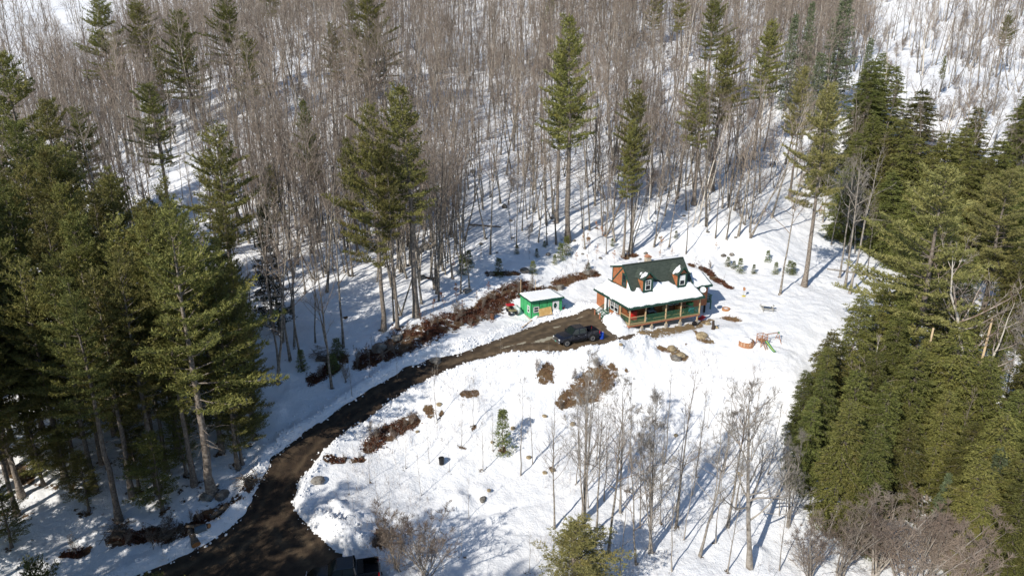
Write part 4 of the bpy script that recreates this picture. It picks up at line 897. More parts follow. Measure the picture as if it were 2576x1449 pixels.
# ------------------------------------------------------------------ the log house
H_ = empty('log_house', (HO[0], HO[1], .85), HPHI, 'log sided house with green shingled dormers and a long snowy porch roof', 'house')
def siding(mb, O_, u, n, poly, step=.205, d=.035):
    """horizontal log courses on a vertical plane: O_ origin, u direction, n outward normal, poly convex [(u,z)]"""
    O_ = np.array(O_, float); u = np.array(u, float); n = np.array(n, float); zz = [p[1] for p in poly]; z = min(zz)
    def cut(zc):
        xs = []
        for i in range(len(poly)):
            a, b = poly[i], poly[(i + 1) % len(poly)]
            if abs(a[1] - b[1]) < 1e-6:
                if abs(a[1] - zc) < 1e-6: xs += [a[0], b[0]]
            elif min(a[1], b[1]) - 1e-6 <= zc <= max(a[1], b[1]) + 1e-6: xs.append(a[0] + (b[0] - a[0]) * (zc - a[1]) / (b[1] - a[1]))
        return (min(xs), max(xs)) if xs else None
    while z < max(zz) - .02:
        z1 = min(z + step, max(zz)); zm = (z + z1) / 2
        rows = [(z + .002, 0.0), (z + .02, d * .8), (zm, d), (z1 - .02, d * .8), (z1 - .002, 0.0)]; V = []
        for zc, dd in rows:
            c = cut(zc)
            if c is None: c = cut(zm) or (0, 0)
            for s in c: V.append(O_ + u * s + n * dd + np.array([0, 0, zc]))
        F = [(2 * i, 2 * i + 1, 2 * i + 3, 2 * i + 2) for i in range(4)] + [(0, 2, 4, 6, 8), (9, 7, 5, 3, 1)]
        mb.add(V, F); z = z1
# walls
w = MB(); siding(w, (0, 8.1, 0), (0, -1, 0), (-1, 0, 0), [(0, -.72), (5.7, -.72), (5.7, 2.5), (0, 2.5)]); w.box(.002, .16, 2.4, 8.1, -.72, 2.5); w.build('side_wall', M_log, H_)
w = MB(); siding(w, (.16, 2.4, 0), (1, 0, 0), (0, -1, 0), [(0, 0), (10.84, 0), (10.84, 3.3), (1.5, 3.3), (0, 2.5)]); w.box(1.75, 11.0, 2.402, 2.56, -.2, 3.3); w.box(.162, 1.75, 2.402, 2.56, -.2, 2.5); w.build('porch_wall', M_log, H_)
w = MB(); siding(w, (11.0, 2.4, 0), (0, 1, 0), (1, 0, 0), [(0, -.3), (5.7, -.3), (5.7, 3.4), (2.4, 6.25), (.1, 3.4)]); w.box(10.9, 10.998, 2.56, 8.1, -.3, 3.3); w.build('end_wall', M_log, H_)
w = MB(); w.box(.162, 10.9, 7.95, 8.1, -.5, 2.5); w.box(1.9, 10.95, 7.05, 7.2, 2.9, 5.6); w.build('back_wall', M_log, H_)
w = MB(); siding(w, (1.8, 7.2, 0), (0, -1, 0), (-1, 0, 0), [(0, 3.2), (4.95, 3.2), (2.5, 6.30), (0, 5.58)]); w.prism([(2.25, 3.2), (7.2, 3.2), (7.2, 5.58), (4.7, 6.3)], 'x', 1.802, 1.9); w.build('gable_wall', M_log, H_)
w = MB(); w.box(-.03, .02, 0, 2.4, -.72, -.16); w.box(-.005, .12, .02, 2.38, -.74, -.2); w.build('porch_skirt', M_skirt, H_)
w = MB(); w.box(-.02, 11.02, 7.9, 8.12, -1.1, -.5); w.box(.0, .2, 2.5, 8.0, -1.1, -.71); w.box(.2, 11, 2.55, 2.75, -1.3, -.2); w.build('foundation', M_conc, H_)
# roofs
def slab(mb, a, b, c, d, th, m=None):
    """quad a b c d (counter-clockwise from above) thickened downwards"""
    t = [(p[0], p[1], p[2] - th) for p in (a, b, c, d)]; mb.hexa(t, [a, b, c, d], m)
ZE, SL = 2.42, .415
def zf(y): return ZE + SL * (y + .45)
def zl(x): return ZE + .5 * (x + .45)
def zmain(y): return 6.47 - 1.2 * (4.7 - y)
r = MB()
slab(r, (-.45, -.45, ZE), (11.25, -.45, ZE), (11.25, 2.35, zf(2.35)), (1.8, 2.35, zf(2.35)), .07)
slab(r, (-.45, 8.3, ZE + .02), (-.45, -.45, ZE), (1.8, 2.35, zf(2.35)), (1.8, 8.3, zf(2.35)), .07)
slab(r, (1.8, 7.15, 3.35), (11.25, 7.15, 3.35), (11.25, 8.5, 2.75), (1.8, 8.5, 2.75), .07)
for q in np.arange(-.3, 11.2, .23):                                   # ribs of the metal porch roof
    r.bar((q, -.47, ZE + .012), (q, .9 if q > 1 else max(-.3, q), zf(.9 if q > 1 else max(-.3, q)) + .014), .07, .045)
for q in np.arange(-.3, 8.2, .23):
    r.bar((-.47, q, ZE + .012), (min(.5, q), q, zl(min(.5, q)) + .012), .07, .045)
r.build('porch_roof', [M_green], H_)
r = MB(); slab(r, (1.62, 2.1, zmain(2.1)), (11.2, 2.1, zmain(2.1)), (11.2, 4.7, 6.47), (1.62, 4.7, 6.47), .12)
slab(r, (1.62, 4.702, 6.47), (11.2, 4.702, 6.47), (11.2, 7.65, 5.62), (1.62, 7.65, 5.62), .12); mr_ = r.build('main_roof', M_shing, H_)
r = MB(); r.bar((1.6, 4.7, 6.49), (11.22, 4.7, 6.49), .3, .05); r.build('ridge_cap', M_shing, mr_)
t = MB()                                                            # trim boards
t.bar((1.63, 2.12, zmain(2.12) - .10), (1.63, 4.7, 6.37), .06, .2); t.bar((1.63, 4.7, 6.37), (1.63, 7.66, 5.52), .06, .22)
t.bar((1.75, 4.62, 6.22), (1.75, 7.2, 3.72), .05, .18); t.box(1.72, 1.80, 7.12, 7.25, 3.5, 5.5); t.bar((1.6, 7.67, 5.54), (11.2, 7.67, 5.54), .05, .2)
t.bar((11.22, 2.12, zmain(2.12) - .10), (11.22, 4.7, 6.37), .06, .2); t.bar((11.22, 4.7, 6.37), (11.22, 7.66, 5.52), .06, .22)
t.bar((-.44, -.47, ZE - .12), (11.24, -.47, ZE - .12), .04, .2); t.bar((-.47, -.44, ZE - .12), (-.47, 8.3, ZE - .10), .04, .2); t.bar((11.26, -.44, ZE - .1), (11.26, 2.35, zf(2.35) - .1), .04, .2)
t.build('fascia', M_green, H_)
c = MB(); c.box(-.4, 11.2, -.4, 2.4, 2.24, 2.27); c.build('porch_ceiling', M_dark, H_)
c = MB(); c.box(5.42, 6.12, 4.75, 5.4, 5.9, 7.05); ch = c.build('chimney', M_stone, H_, bevel=.02)
c = MB(); c.box(5.36, 6.18, 4.69, 5.46, 7.052, 7.14); c.prism([(5.42, 7.142), (6.12, 7.142), (5.77, 7.38)], 'y', 4.75, 5.4); c.build('chimney_cap', M_brick, ch)
# windows
def window(parent, o, u, n, w_, h_, sashes=1, grid=True, frame=M_white, surround=None, name='window', shade=False):
    """o = lower left outer corner on the wall, u along, n outward"""
    o = np.array(o, float); u = np.array(u, float); n = np.array(n, float); up = np.array([0, 0, 1.])
    def bx(mb, a0, a1, z0, z1, d0, d1):
        P = [o + u * a + up * z + n * d for d in (d0, d1) for (a, z) in ((a0, z0), (a1, z0), (a1, z1), (a0, z1))]
        mb.add(P, [(3, 2, 1, 0), (4, 5, 6, 7), (0, 1, 5, 4), (1, 2, 6, 5), (2, 3, 7, 6), (3, 0, 4, 7)])
    f = MB(); t_ = .07
    bx(f, 0, w_, 0, t_, 0, .07); bx(f, 0, w_, h_ - t_, h_, 0, .07); bx(f, 0, t_, t_, h_ - t_, 0, .07); bx(f, w_ - t_, w_, t_, h_ - t_, 0, .07)
    sw = w_ / sashes
    for s in range(sashes):
        if s: bx(f, s * sw - .05, s * sw + .05, t_, h_ - t_, 0, .068)
        bx(f, s * sw + .07, (s + 1) * sw - .07, h_ * .5 - .03, h_ * .5 + .03, 0, .06)
        if grid: bx(f, s * sw + sw / 2 - .012, s * sw + sw / 2 + .012, h_ * .53, h_ - t_, 0, .05); bx(f, s * sw + .07, (s + 1) * sw - .07, h_ * .75 - .012, h_ * .75 + .012, 0, .049)
    wo_ = f.build(name, frame, parent)
    g = MB(); bx(g, t_, w_ - t_, t_, h_ - t_, .005, .03); g.build('pane', M_glass, wo_)
    if shade: g = MB(); bx(g, t_ + .02, w_ - t_ - .02, h_ * .52, h_ - t_, .032, .04); g.build('blind', M_white, wo_)
    if surround is not None:
        g = MB(); s = .11
        bx(g, -s, w_ + s, -s, -.002, 0, .055); bx(g, -s, w_ + s, h_ + .002, h_ + s, 0, .055); bx(g, -s, -.002, 0, h_, 0, .055); bx(g, w_ + .002, w_ + s, 0, h_, 0, .055); g.build('surround', surround, wo_)
    return wo_
window(H_, (-.02, 4.55, .78), (0, -1, 0), (-1, 0, 0), 1.9, 1.2, 2, True, M_white, M_green)
window(H_, (1.78, 4.75, 3.75), (0, -1, 0), (-1, 0, 0), .8, 1.55, 1, False, M_green, M_green)
window(H_, (1.3, 2.38, .8), (1, 0, 0), (0, -1, 0), .9, 1.2, 1, False, M_white, M_green); window(H_, (7.6, 2.38, .8), (1, 0, 0), (0, -1, 0), 1.6, 1.2, 2, False, M_white, M_green)
d = MB(); d.box(4.4, 5.4, 2.3, 2.39, 0, 2.1); dd = d.build('door', M_green, H_); d = MB(); d.box(4.55, 5.25, 2.28, 2.298, .3, 1.95); d.build('pane', M_glass, dd)
d = MB(); d.box(-.10, -.03, 4.85, 6.0, 0, 2.12); dd = d.build('side_door', M_white, H_); d = MB(); d.box(-.125, -.102, 5.0, 5.45, .15, 2.0); d.build('pane', M_glass, dd); d = MB(); d.box(-.15, -.127, 5.5, 5.53, .95, 1.1); d.build('handle', M_metal, dd)
# porch
p_ = MB(); p_.box(.02, 11.0, .03, 2.36, -.04, 0); p_.build('porch_floor', M_deck, H_)
p_ = MB(); p_.box(-.02, 11.03, -.02, .03, -.06, .01); p_.box(-.03, .02, .03, 2.38, -.06, .01); p_.build('floor_edge', M_deck, H_)
p_ = MB(); p_.box(0, 11.02, .0, .05, -.3, -.06); p_.box(.05, 11, 1.15, 1.2, -.28, -.06); p_.build('rim_joist', M_skirt, H_)
PX = [.05, 2.42, 5.56, 7.92, 10.94]
for q in PX: MB().box(q - .075, q + .075, .03, .17, .012, 2.2).build('post', M_cedar, H_, bevel=.01)
MB().box(-.02, .13, 2.22, 2.36, .012, 2.2).build('post', M_cedar, H_, bevel=.01)
p_ = MB(); p_.box(0, 11, .02, .16, 2.2, 2.4); p_.box(.0, .14, .16, 2.4, 2.2, 2.4); p_.build('beam', M_green, H_)
def railing(parent, a, b, z0=0., z1=0., name='railing', top=M_railg, bal=M_railg, h=.95):
    a = np.array(a, float); b = np.array(b, float); L_ = np.linalg.norm(b - a); r_ = MB()
    A = (a[0], a[1], z0); B = (b[0], b[1], z1)
    r_.bar((A[0], A[1], z0 + h), (B[0], B[1], z1 + h), .10, .05); r_.bar((A[0], A[1], z0 + .12), (B[0], B[1], z1 + .12), .05, .08)
    ro = r_.build(name, top, parent); k = MB(); n = int(L_ / .125)
    for i in range(1, n):
        t_ = i / n; q = a + (b - a) * t_; z = z0 + (z1 - z0) * t_; k.box(q[0] - .018, q[0] + .018, q[1] - .018, q[1] + .018, z + .15, z + h - .02)
    ko = k.build('baluster', bal, ro); tag(ko, kind='stuff'); return ro
for i in range(4): railing(H_, (PX[i] + .075, .1), (PX[i + 1] - .075, .1), top=M_cedar if i == 0 else M_railg)
railing(H_, (.05, .18), (.05, 2.2), top=M_cedar)
for q, zb in ((2.0, -1.0), (3.5, -1.05), (5.76, -1.1), (7.99, -1.2), (10.71, -1.4), (.1, -1.0)):
    MB().box(q - .08, q + .08, .06, .2, zb, -.06).build('pier_post', M_cedar, H_); MB().box(q - .17, q + .17, -.04, .3, zb - .3, zb + .42).build('pier', M_conc, H_, bevel=.02)
# side steps
st = MB()
for i in range(5): st.box(-.30 * (i + 1) - .04, -.30 * i, 4.72, 6.02, -.05 - .165 * i, -.165 * i)
so = st.build('stairs', M_railg, H_)
st = MB()
for y in (4.75, 5.97): st.bar((-.03, y, -.12), (-1.5, y, -.92), .05, .24)
st.build('stringer', M_railg, so)
for y in (4.72, 6.02):
    railing(H_, (-.02, y), (-1.5, y), .05, -.72, name='stair_railing', h=.9); MB().box(-1.57, -1.43, y - .07, y + .07, -1.0, .3).build('newel_post', M_skirt, H_, bevel=.01)
# dormers
for cx_ in (3.85, 9.24):
    b = MB(); b.box(cx_ - .72, cx_ + .72, 2.02, 4.4, 3.3, 5.06)
    siding(b, (cx_ - .72, 4.3, 0), (0, -1, 0), (-1, 0, 0), [(0, 5.04), (0.9, 5.04), (2.25, 3.45), (2.25, 5.04)] if False else [(2.25, 3.5), (2.25, 5.04), (.85, 5.04)], .16, .02)
    siding(b, (cx_ + .72, 2.05, 0), (0, 1, 0), (1, 0, 0), [(0, 3.5), (1.4, 5.04), (0, 5.04)], .16, .02)
    b.prism([(cx_ - .72, 5.062), (cx_ + .72, 5.062), (cx_, 5.86)], 'y', 2.03, 2.2); do = b.build('dormer', M_log, H_)
    f = MB(); f.box(cx_ - .76, cx_ - .42, 1.95, 2.018, 3.42, 5.12); f.box(cx_ + .42, cx_ + .76, 1.95, 2.018, 3.42, 5.12); f.box(cx_ - .42, cx_ + .42, 1.95, 2.018, 4.92, 5.12); f.box(cx_ - .42, cx_ + .42, 1.95, 2.018, 3.42, 3.6); f.box(cx_ - .5, cx_ + .5, 1.88, 1.95, 3.52, 3.6); f.build('trim', M_green, do)
    window(do, (cx_ - .42, 1.98, 3.6), (1, 0, 0), (0, -1, 0), .84, 1.32, 1, True, M_white, None, shade=cx_ > 5)
    rf = MB(); k = .95                                                  # roof slope
    slab(rf, (cx_ - 1.02, 1.68, 6.08 - 1.02 * k), (cx_, 1.68, 6.08), (cx_, 4.5, 6.08), (cx_ - 1.02, 4.5, 6.08 - 1.02 * k), .09)
    slab(rf, (cx_ + .002, 1.68, 6.08), (cx_ + 1.02, 1.68, 6.08 - 1.02 * k), (cx_ + 1.02, 4.5, 6.08 - 1.02 * k), (cx_ + .002, 4.5, 6.08), .09); rf.build('dormer_roof', M_shing, do)
    tr = MB(); tr.bar((cx_ - 1.03, 1.655, 6.02 - 1.03 * k), (cx_, 1.655, 6.03), .05, .17); tr.bar((cx_, 1.655, 6.03), (cx_ + 1.03, 1.655, 6.02 - 1.03 * k), .049, .169); tr.build('bargeboard', M_green, do)
# annex at the far end
a_ = MB(); a_.box(11.03, 14.2, 2.65, 6.4, -.12, 2.85); siding(a_, (11.03, 2.65, 0), (1, 0, 0), (0, -1, 0), [(0, -.12), (3.17, -.12), (3.17, 2.8), (0, 2.8)]); siding(a_, (14.2, 2.65, 0), (0, 1, 0), (1, 0, 0), [(0, -.12), (3.75, -.12), (3.75, 2.85), (1.87, 3.8), (0, 2.85)])
an = a_.build('annex', M_log, H_)
a_ = MB(); slab(a_, (11.0, 2.15, 2.82), (14.55, 2.15, 2.82), (14.55, 4.5, 4.02), (11.0, 4.5, 4.02), .09); slab(a_, (11.0, 4.502, 4.02), (14.55, 4.502, 4.02), (14.55, 6.85, 2.82), (11.0, 6.85, 2.82), .09)
for q in np.arange(11.1, 14.5, .23): a_.bar((q, 2.13, 2.83), (q, 2.6, 3.06), .07, .045)
a_.build('annex_roof', M_green, an)
a_ = MB(); a_.bar((11.3, 2.13, 2.72), (14.56, 2.13, 2.72), .04, .18); a_.bar((14.57, 2.13, 2.75), (14.57, 4.5, 3.95), .04, .18); a_.bar((14.57, 4.5, 3.95), (14.57, 6.86, 2.75), .04, .18); a_.build('annex_trim', M_green, an)
for q, y in ((11.6, 2.8), (14.05, 2.8), (14.05, 6.2)): MB().box(q - .1, q + .1, y - .1, y + .1, -1.3, -.12).build('pier_post', M_dark, an)
MB().box(14.24, 15.5, 3.1, 5.2, -.05, .0).build('annex_deck', M_railg, an)
railing(an, (14.3, 3.12), (15.48, 3.12)); railing(an, (15.48, 3.12), (15.48, 5.2))
for y in (3.2, 5.1): MB().box(15.35, 15.47, y - .06, y + .06, -1.3, -.05).build('pier_post', M_railg, an)
# dishes
def dish(x, y, z, r_, tilt, az):
    m_ = MB(); n = 18; prof = [(0.001, .0), (r_ * .4, .012), (r_ * .75, .05), (r_, .11), (r_ * 1.01, .10), (r_ * .75, .03), (r_ * .4, -.01), (.001, -.02)]; m_.lathe(prof, n)
    o = m_.build('satellite_dish', M_dish, H_, smooth=True); o.location = (x, y, z); o.rotation_euler = (tilt, 0, az)
    a = MB(); a.bar((0, -.1, .04), (0, 0, .42), .03); a.box(-.06, .06, -.05, .05, .4, .5); a.build('feed_arm', M_dish, o); a = MB(); a.tube([(0, 0, -.02), (0, .1, -.25), (0, .1, -.7)], .025, 6); a.build('mast', M_metal, o)
dish(10.9, 1.0, 3.75, .42, R(55), R(-30)); dish(11.15, .0, 3.25, .40, R(60), R(-25))
lb = MB(); lb.lathe([(.01, .0), (.06, .03), (.07, .08), (.03, .14)], 10); o = lb.build('porch_lamp', solid('lamp_glass', (.9, .75, .4), .3), H_); o.location = (7.0, 1.3, 2.02)

# snow lying on the roofs
def roof_snow(name, label, X, Y, zfun, thick, mask, seed, rz=H_, namp=.12, nf=1.6):
    """grid of snow over a roof: mask > 0 keeps snow, falls off to the edge"""
    GXs, GYs = np.meshgrid(X, Y); z0 = zfun(GXs, GYs); m_ = mask(GXs, GYs) + namp * fbm(GXs * nf, GYs * nf, seed, 3)
    th = thick * np.clip(m_ / .28, 0, 1) ** .45 * (1 + .5 * fbm(GXs * .8, GYs * .8, seed + 3, 3)) + .05 * fbm(GXs * 2, GYs * 2, seed + 5, 2)
    z = z0 + np.where(m_ > 0, np.maximum(th, .0), -.02)
    ny_, nx_ = GXs.shape; I = np.arange(ny_ * nx_).reshape(ny_, nx_); F = np.stack([I[:-1, :-1], I[:-1, 1:], I[1:, 1:], I[1:, :-1]], -1).reshape(-1, 4)
    F = F[(m_.ravel()[F] > 0).any(1)]; u_, inv = np.unique(F, return_inverse=True)
    V = np.stack([GXs.ravel(), GYs.ravel(), z.ravel()], 1)[u_]
    o = mobj(name, mesh_np(name, V, inv.reshape(-1, 4), [M_roofsnow], True)); o.location = rz.location; o.rotation_euler = rz.rotation_euler
    return tag(o, label, kind='stuff')
def zlow(x, y):
    z = np.where(x < 1.8, np.minimum(zf(y), zl(x)), zf(y)); return np.where((x >= 1.62) & (y < 3.4), np.maximum(z, zmain(y)), np.minimum(z, zf(2.35)))
def mlow(x, y):
    up = np.where(x < 1.6, 9.0, 2.42 + .3 * np.sin(x * 1.9 + .6) * np.sin(x * .8 + 1) + .28 * np.exp(-((x - 6.3) / 1.0) ** 2) + .12 * np.exp(-((x - 2.55) / .3) ** 2))
    m_ = np.minimum.reduce([y + .30, x + .36, 11.05 - x, up - y, 8.22 - y])
    for cx_ in (3.85, 9.24): m_ = np.minimum(m_, np.maximum(np.abs(x - cx_) - .80, 1.72 - y))
    gab = np.where((x > 1.45) & (y > 2.45), -1, 1.0); return np.where(gab < 0, np.where(x < 1.8, np.minimum(m_, 1.62 - x), np.minimum(m_, up - y)), m_)
roof_snow('snow_cover', 'thick smooth snow lying over the porch roof of the log house', np.arange(-.5, 11.3, .09), np.arange(-.5, 8.35, .09), zlow, .24, mlow, 201, H_, .34, 1.3)
zr = lambda x, y: 6.47 - (y - 4.7) * .288
roof_snow('snow_cover', 'snow lying on the rear slope of the upper house roof', np.arange(1.6, 11.2, .1), np.arange(4.6, 7.7, .1), zr, .2, lambda x, y: np.minimum.reduce([x - 1.66, 11.1 - x, 7.62 - y, y - 4.85 - .9 * sstep(1.4, .3, np.abs(x - 5.6)) - .5 * sstep(3.2, 3.6, x) * sstep(4.9, 4.6, x)]), 211)
for cx_, lb_ in ((3.85, 'rounded snow patch on the dormer beside the gable window'), (9.24, 'rounded snow patch on the dormer next to the annex')):
    roof_snow('snow_cover', lb_, np.arange(cx_ - 1.05, cx_, .05), np.arange(1.7, 3.6, .05), lambda x, y, c=cx_: 6.08 - (c - x) * .95, .09, lambda x, y, c=cx_: .36 - np.hypot((x - c + .56) * 1.0, (y - 2.5) * .72), 221 + int(cx_), H_, .75, 2.6)
roof_snow('snow_cover', 'snow blanket on the low annex roof at the end of the house', np.arange(11.0, 14.6, .09), np.arange(2.1, 6.9, .09), lambda x, y: 4.02 - np.abs(y - 4.5) * .51, .2, lambda x, y: np.minimum.reduce([14.45 - x, x - 11.1, y - 2.35, 6.75 - y]), 231)

# ---- things on and under the porch
def hpt(lx, ly, z): a = from_house(lx, ly); return (a[0], a[1], .85 + z)
def hthing(name, lx, ly, z, label, cat, rz=0): return empty(name, hpt(lx, ly, z), HPHI + rz, label, cat)
o = hthing('cabinet', 1.55, 1.5, 0, 'bright red cabinet standing on the porch', 'cabinet'); MB().box(-.4, .4, -.25, .25, .04, 1.15).build('body', solid('red_paint', (.55, .03, .025), .4), o, bevel=.02); MB().box(-.42, .42, -.27, .27, 1.152, 1.19).build('top', solid('red_top', (.45, .025, .02), .4), o); MB().box(-.36, .36, -.22, .22, 0, .04).build('plinth', M_dark, o)
o = hthing('barbecue_grill', 4.0, 1.3, 0, 'black barbecue grill with a grey lid on the porch', 'grill'); m_ = MB(); m_.box(-.45, .45, -.28, .28, .62, .86); m_.build('firebox', M_dark, o)
m_ = MB(); m_.lathe([(.28, -.45), (.28, .45)], 14, (0, 0, .87), axis='x'); m_.build('lid', solid('lid_steel', (.12, .15, .18), .3), o)
for sx in (-.4, .4): MB().box(sx - .03, sx + .03, -.2, .2, 0, .62).build('leg', M_dark, o)
MB().box(.46, .8, -.25, .25, .8, .84).build('shelf', solid('shelf_steel', (.35, .42, .45), .4), o)
def chair(lx, ly, rz, col, label):
    o = hthing('porch_chair', lx, ly, 0, label, 'chair', rz); m_ = solid('chair_' + label.split()[0], col)
    MB().box(-.28, .28, -.26, .26, .38, .43).build('seat', m_, o); MB().hexa([(-.28, .24, .43), (.28, .24, .43), (.28, .29, .43), (-.28, .29, .43)], [(-.28, .42, 1.0), (.28, .42, 1.0), (.28, .46, 1.0), (-.28, .46, 1.0)]).build('backrest', m_, o)
    for sx in (-.25, .25):
        for sy in (-.22, .22): MB().box(sx - .025, sx + .025, sy - .025, sy + .025, 0, .38).build('leg', m_, o)
        MB().box(sx - .04, sx + .04, -.28, .3, .6, .64).build('armrest', m_, o)
chair(4.9, 1.7, .3, (.10, .22, .30), 'blue grey chair on the porch beside the barbecue grill'); chair(6.4, 1.5, -.5, (.45, .30, .14), 'wooden chair on the porch between the middle posts'); chair(7.3, 1.6, .4, (.30, .22, .15), 'brown chair under the porch lamp')
o = hthing('crate', 8.5, 1.4, 0, 'orange wooden crate on the porch near the end', 'crate'); MB().box(-.3, .3, -.3, .3, 0, .95).build('body', solid('orange_wood', (.5, .22, .07)), o, bevel=.01); MB().box(-.32, .32, -.32, .32, .952, 1.0).build('lid', solid('orange_wood_lid', (.42, .2, .08)), o)
o = hthing('sawhorse_table', 9.5, 1.2, 0, 'tan sloping table board on the porch near its far end', 'table'); MB().hexa([(-.7, -.35, .98), (.7, -.35, .82), (.7, .35, .82), (-.7, .35, .98)], [(-.7, -.35, 1.02), (.7, -.35, .86), (.7, .35, .86), (-.7, .35, 1.02)]).build('top', M_cedar, o)
for sx in (-.55, .55):
    for sy in (-.28, .28): MB().box(sx - .03, sx + .03, sy - .03, sy + .03, 0, .83).build('leg', M_cedar, o)
o = hthing('storage_bin', 10.4, 1.5, 0, 'bright green storage bin in the end corner of the porch', 'bin'); MB().hexa([(-.35, -.25, 0), (.35, -.25, 0), (.35, .25, 0), (-.35, .25, 0)], [(-.4, -.3, 1.1), (.4, -.3, 1.1), (.4, .3, 1.1), (-.4, .3, 1.1)]).build('body', solid('green_plastic', (.02, .30, .10), .45), o); MB().box(-.43, .43, -.33, .33, 1.102, 1.15).build('lid', solid('green_plastic_lid', (.02, .24, .08), .45), o)
o = hthing('storage_bin', 10.1, .7, 0, 'teal storage bin against the porch railing', 'bin'); MB().box(-.3, .3, -.22, .22, 0, .75).build('body', solid('teal_plastic', (.03, .25, .32), .45), o, bevel=.02); MB().box(-.32, .32, -.24, .24, .752, .8).build('lid', M_white, o)
o = hthing('bucket', 2.9, .55, 0, 'white bucket on the porch beside the red cabinet', 'bucket'); m_ = MB(); m_.lathe([(.13, 0), (.16, .36), (.14, .36), (.12, .03)], 14); m_.build('body', M_white, o); m_ = MB(); m_.tube([(-.15, 0, .34), (-.1, 0, .46), (0, 0, .5), (.1, 0, .46), (.15, 0, .34)], .008, 5); m_.build('handle', M_metal, o)
def gthing(name, x, y, label, cat, rz=0., group=None, dz=0.): return empty(name, (x, y, gz(x, y) + dz), rz, label, cat, group)
x, y = from_house(.75, -.35); o = gthing('jug', x, y, 'white and yellow plastic jug lying under the porch edge', 'jug', .4); m_ = MB(); m_.lathe([(.02, 0), (.17, .02), (.18, .38), (.06, .46), (.05, .52)], 12, axis='x', c=(0, 0, .18)); m_.build('body', M_white, o); m_ = MB(); m_.lathe([(.065, .52), (.065, .6)], 10, axis='x', c=(0, 0, .18)); m_.build('cap', solid('yellow_plastic', (.7, .5, .05)), o)
x, y = from_house(9.95, -.35); o = gthing('tyre', x, y, 'black tyre leaning under the far end of the porch', 'tyre', HPHI, dz=.32); m_ = MB(); m_.lathe([(.20, -.1), (.33, -.11), (.36, 0), (.33, .11), (.20, .1)], 22, axis='y'); m_.build('rubber', solid('tyre_rubber', (.018, .018, .02), .7), o, smooth=True); m_ = MB(); m_.lathe([(.03, -.05), (.19, -.05), (.19, .05), (.03, .05)], 18, axis='y'); m_.build('rim', M_metal, o)
# red sledge and toys below the annex
x, y = from_house(12.6, 1.4); o = gthing('sled', x, y, 'red plastic sled dropped in the shade below the annex', 'sled', .9); m_ = MB(); m_.hexa([(-.6, -.25, .05), (.6, -.25, .05), (.6, .25, .05), (-.6, .25, .05)], [(-.72, -.32, .25), (.72, -.32, .25), (.72, .32, .25), (-.72, .32, .25)]); m_.build('hull', solid('sled_red', (.62, .02, .04), .4), o, bevel=.03); m_ = MB(); m_.tube([(.7, -.1, .2), (1.0, 0, .1), (.7, .1, .2)], .012, 5); m_.build('rope', M_white, o)
x, y = from_house(13.3, 1.9); o = gthing('snow_shovel', x, y, 'blue bladed shovel lying beside the red sled', 'shovel', 1.4); m_ = MB(); m_.bar((0, 0, .12), (1.2, 0, .3), .035); m_.build('handle', M_cedar, o); m_ = MB(); m_.hexa([(-.42, -.24, .05), (0, -.24, .08), (0, .24, .08), (-.42, .24, .05)], [(-.42, -.24, .08), (0, -.24, .12), (0, .24, .12), (-.42, .24, .08)]); m_.build('blade', solid('blue_blade', (.03, .16, .35), .4), o)

# ------------------------------------------------------------------ green shed
SX, SY = 2.53, 84.5; S0 = .22; SPH = HPHI; SW, SD, SH = 4.55, 3.45, 2.3
sh = empty('shed', (SX, SY, S0), SPH, 'bright green panelled shed with a white door and snow on its flat roof', 'shed')
M_zip = mat('green_wall_panel', (.052, .36, .13), .6, (1.2, (.075, .43, .17), .35, .65, 3), spec=.3)
M_fasc = mat('shed_fascia', (.012, .085, .055), .5)
M_ink = solid('black_print', (.02, .03, .022), .7); M_tape = solid('seam_tape', (.02, .022, .022), .6)
def panel(face, a0, a1, z0, z1):
    m_ = MB()
    if face == 'f': m_.box(a0, a1, -.02, .02, z0, z1)
    elif face == 'l': m_.box(-.02, .02, a0, a1, z0, z1)
    elif face == 'r': m_.box(SW - .02, SW + .02, a0, a1, z0, z1)
    else: m_.box(a0, a1, SD - .02, SD + .02, z0, z1)
    return m_.build('panel', M_zip, sh)
fx = [0, 1.2, 2.32, 3.13, 4.08, SW]; g_ = .05
pf = [panel('f', .03, fx[1] - g_, .08, .80), panel('f', .03, fx[1] - g_, 1.68, SH), panel('f', fx[1] + g_, fx[2] - g_, .08, SH), panel('f', fx[2] + g_, fx[3] - g_, .08, SH), panel('f', fx[3] + g_, fx[4] - g_, 2.06, SH), panel('f', fx[4] + g_, SW - .03, .08, SH), panel('f', .03, .28, .80 + .01, 1.67), panel('f', 1.12, fx[1] - g_, .81, 1.67)]
ly = [0, 1.15, 2.3, SD]
for i in range(3): panel('l', ly[i] + g_, ly[i + 1] - g_, .08, SH); panel('r', ly[i] + g_, ly[i + 1] - g_, .08, SH)
for i in range(4): panel('b', i * SW / 4 + g_, (i + 1) * SW / 4 - g_, .08, SH)
m_ = MB(); m_.box(.01, SW - .01, .01, SD - .01, .05, SH - .01); m_.box(-.024, .03, -.024, .03, .08, SH); m_.box(-.024, SW + .024, -.026, .0, SH - .12, SH - .06); m_.box(-.026, 0, -.02, SD + .02, SH - .12, SH - .06); m_.build('seam_tape', M_tape, sh)
m_ = MB(); m_.box(-.1, SW + .1, -.1, SD + .1, -.5, .06); m_.build('base', M_conc, sh)
m_ = MB(); m_.hexa([(-.18, -.32, SH), (SW + .18, -.32, SH), (SW + .18, SD + .2, SH - .02), (-.18, SD + .2, SH - .02)], [(-.18, -.32, SH + .25), (SW + .18, -.32, SH + .25), (SW + .18, SD + .2, SH + .20), (-.18, SD + .2, SH + .20)]); rf = m_.build('roof', M_fasc, sh)
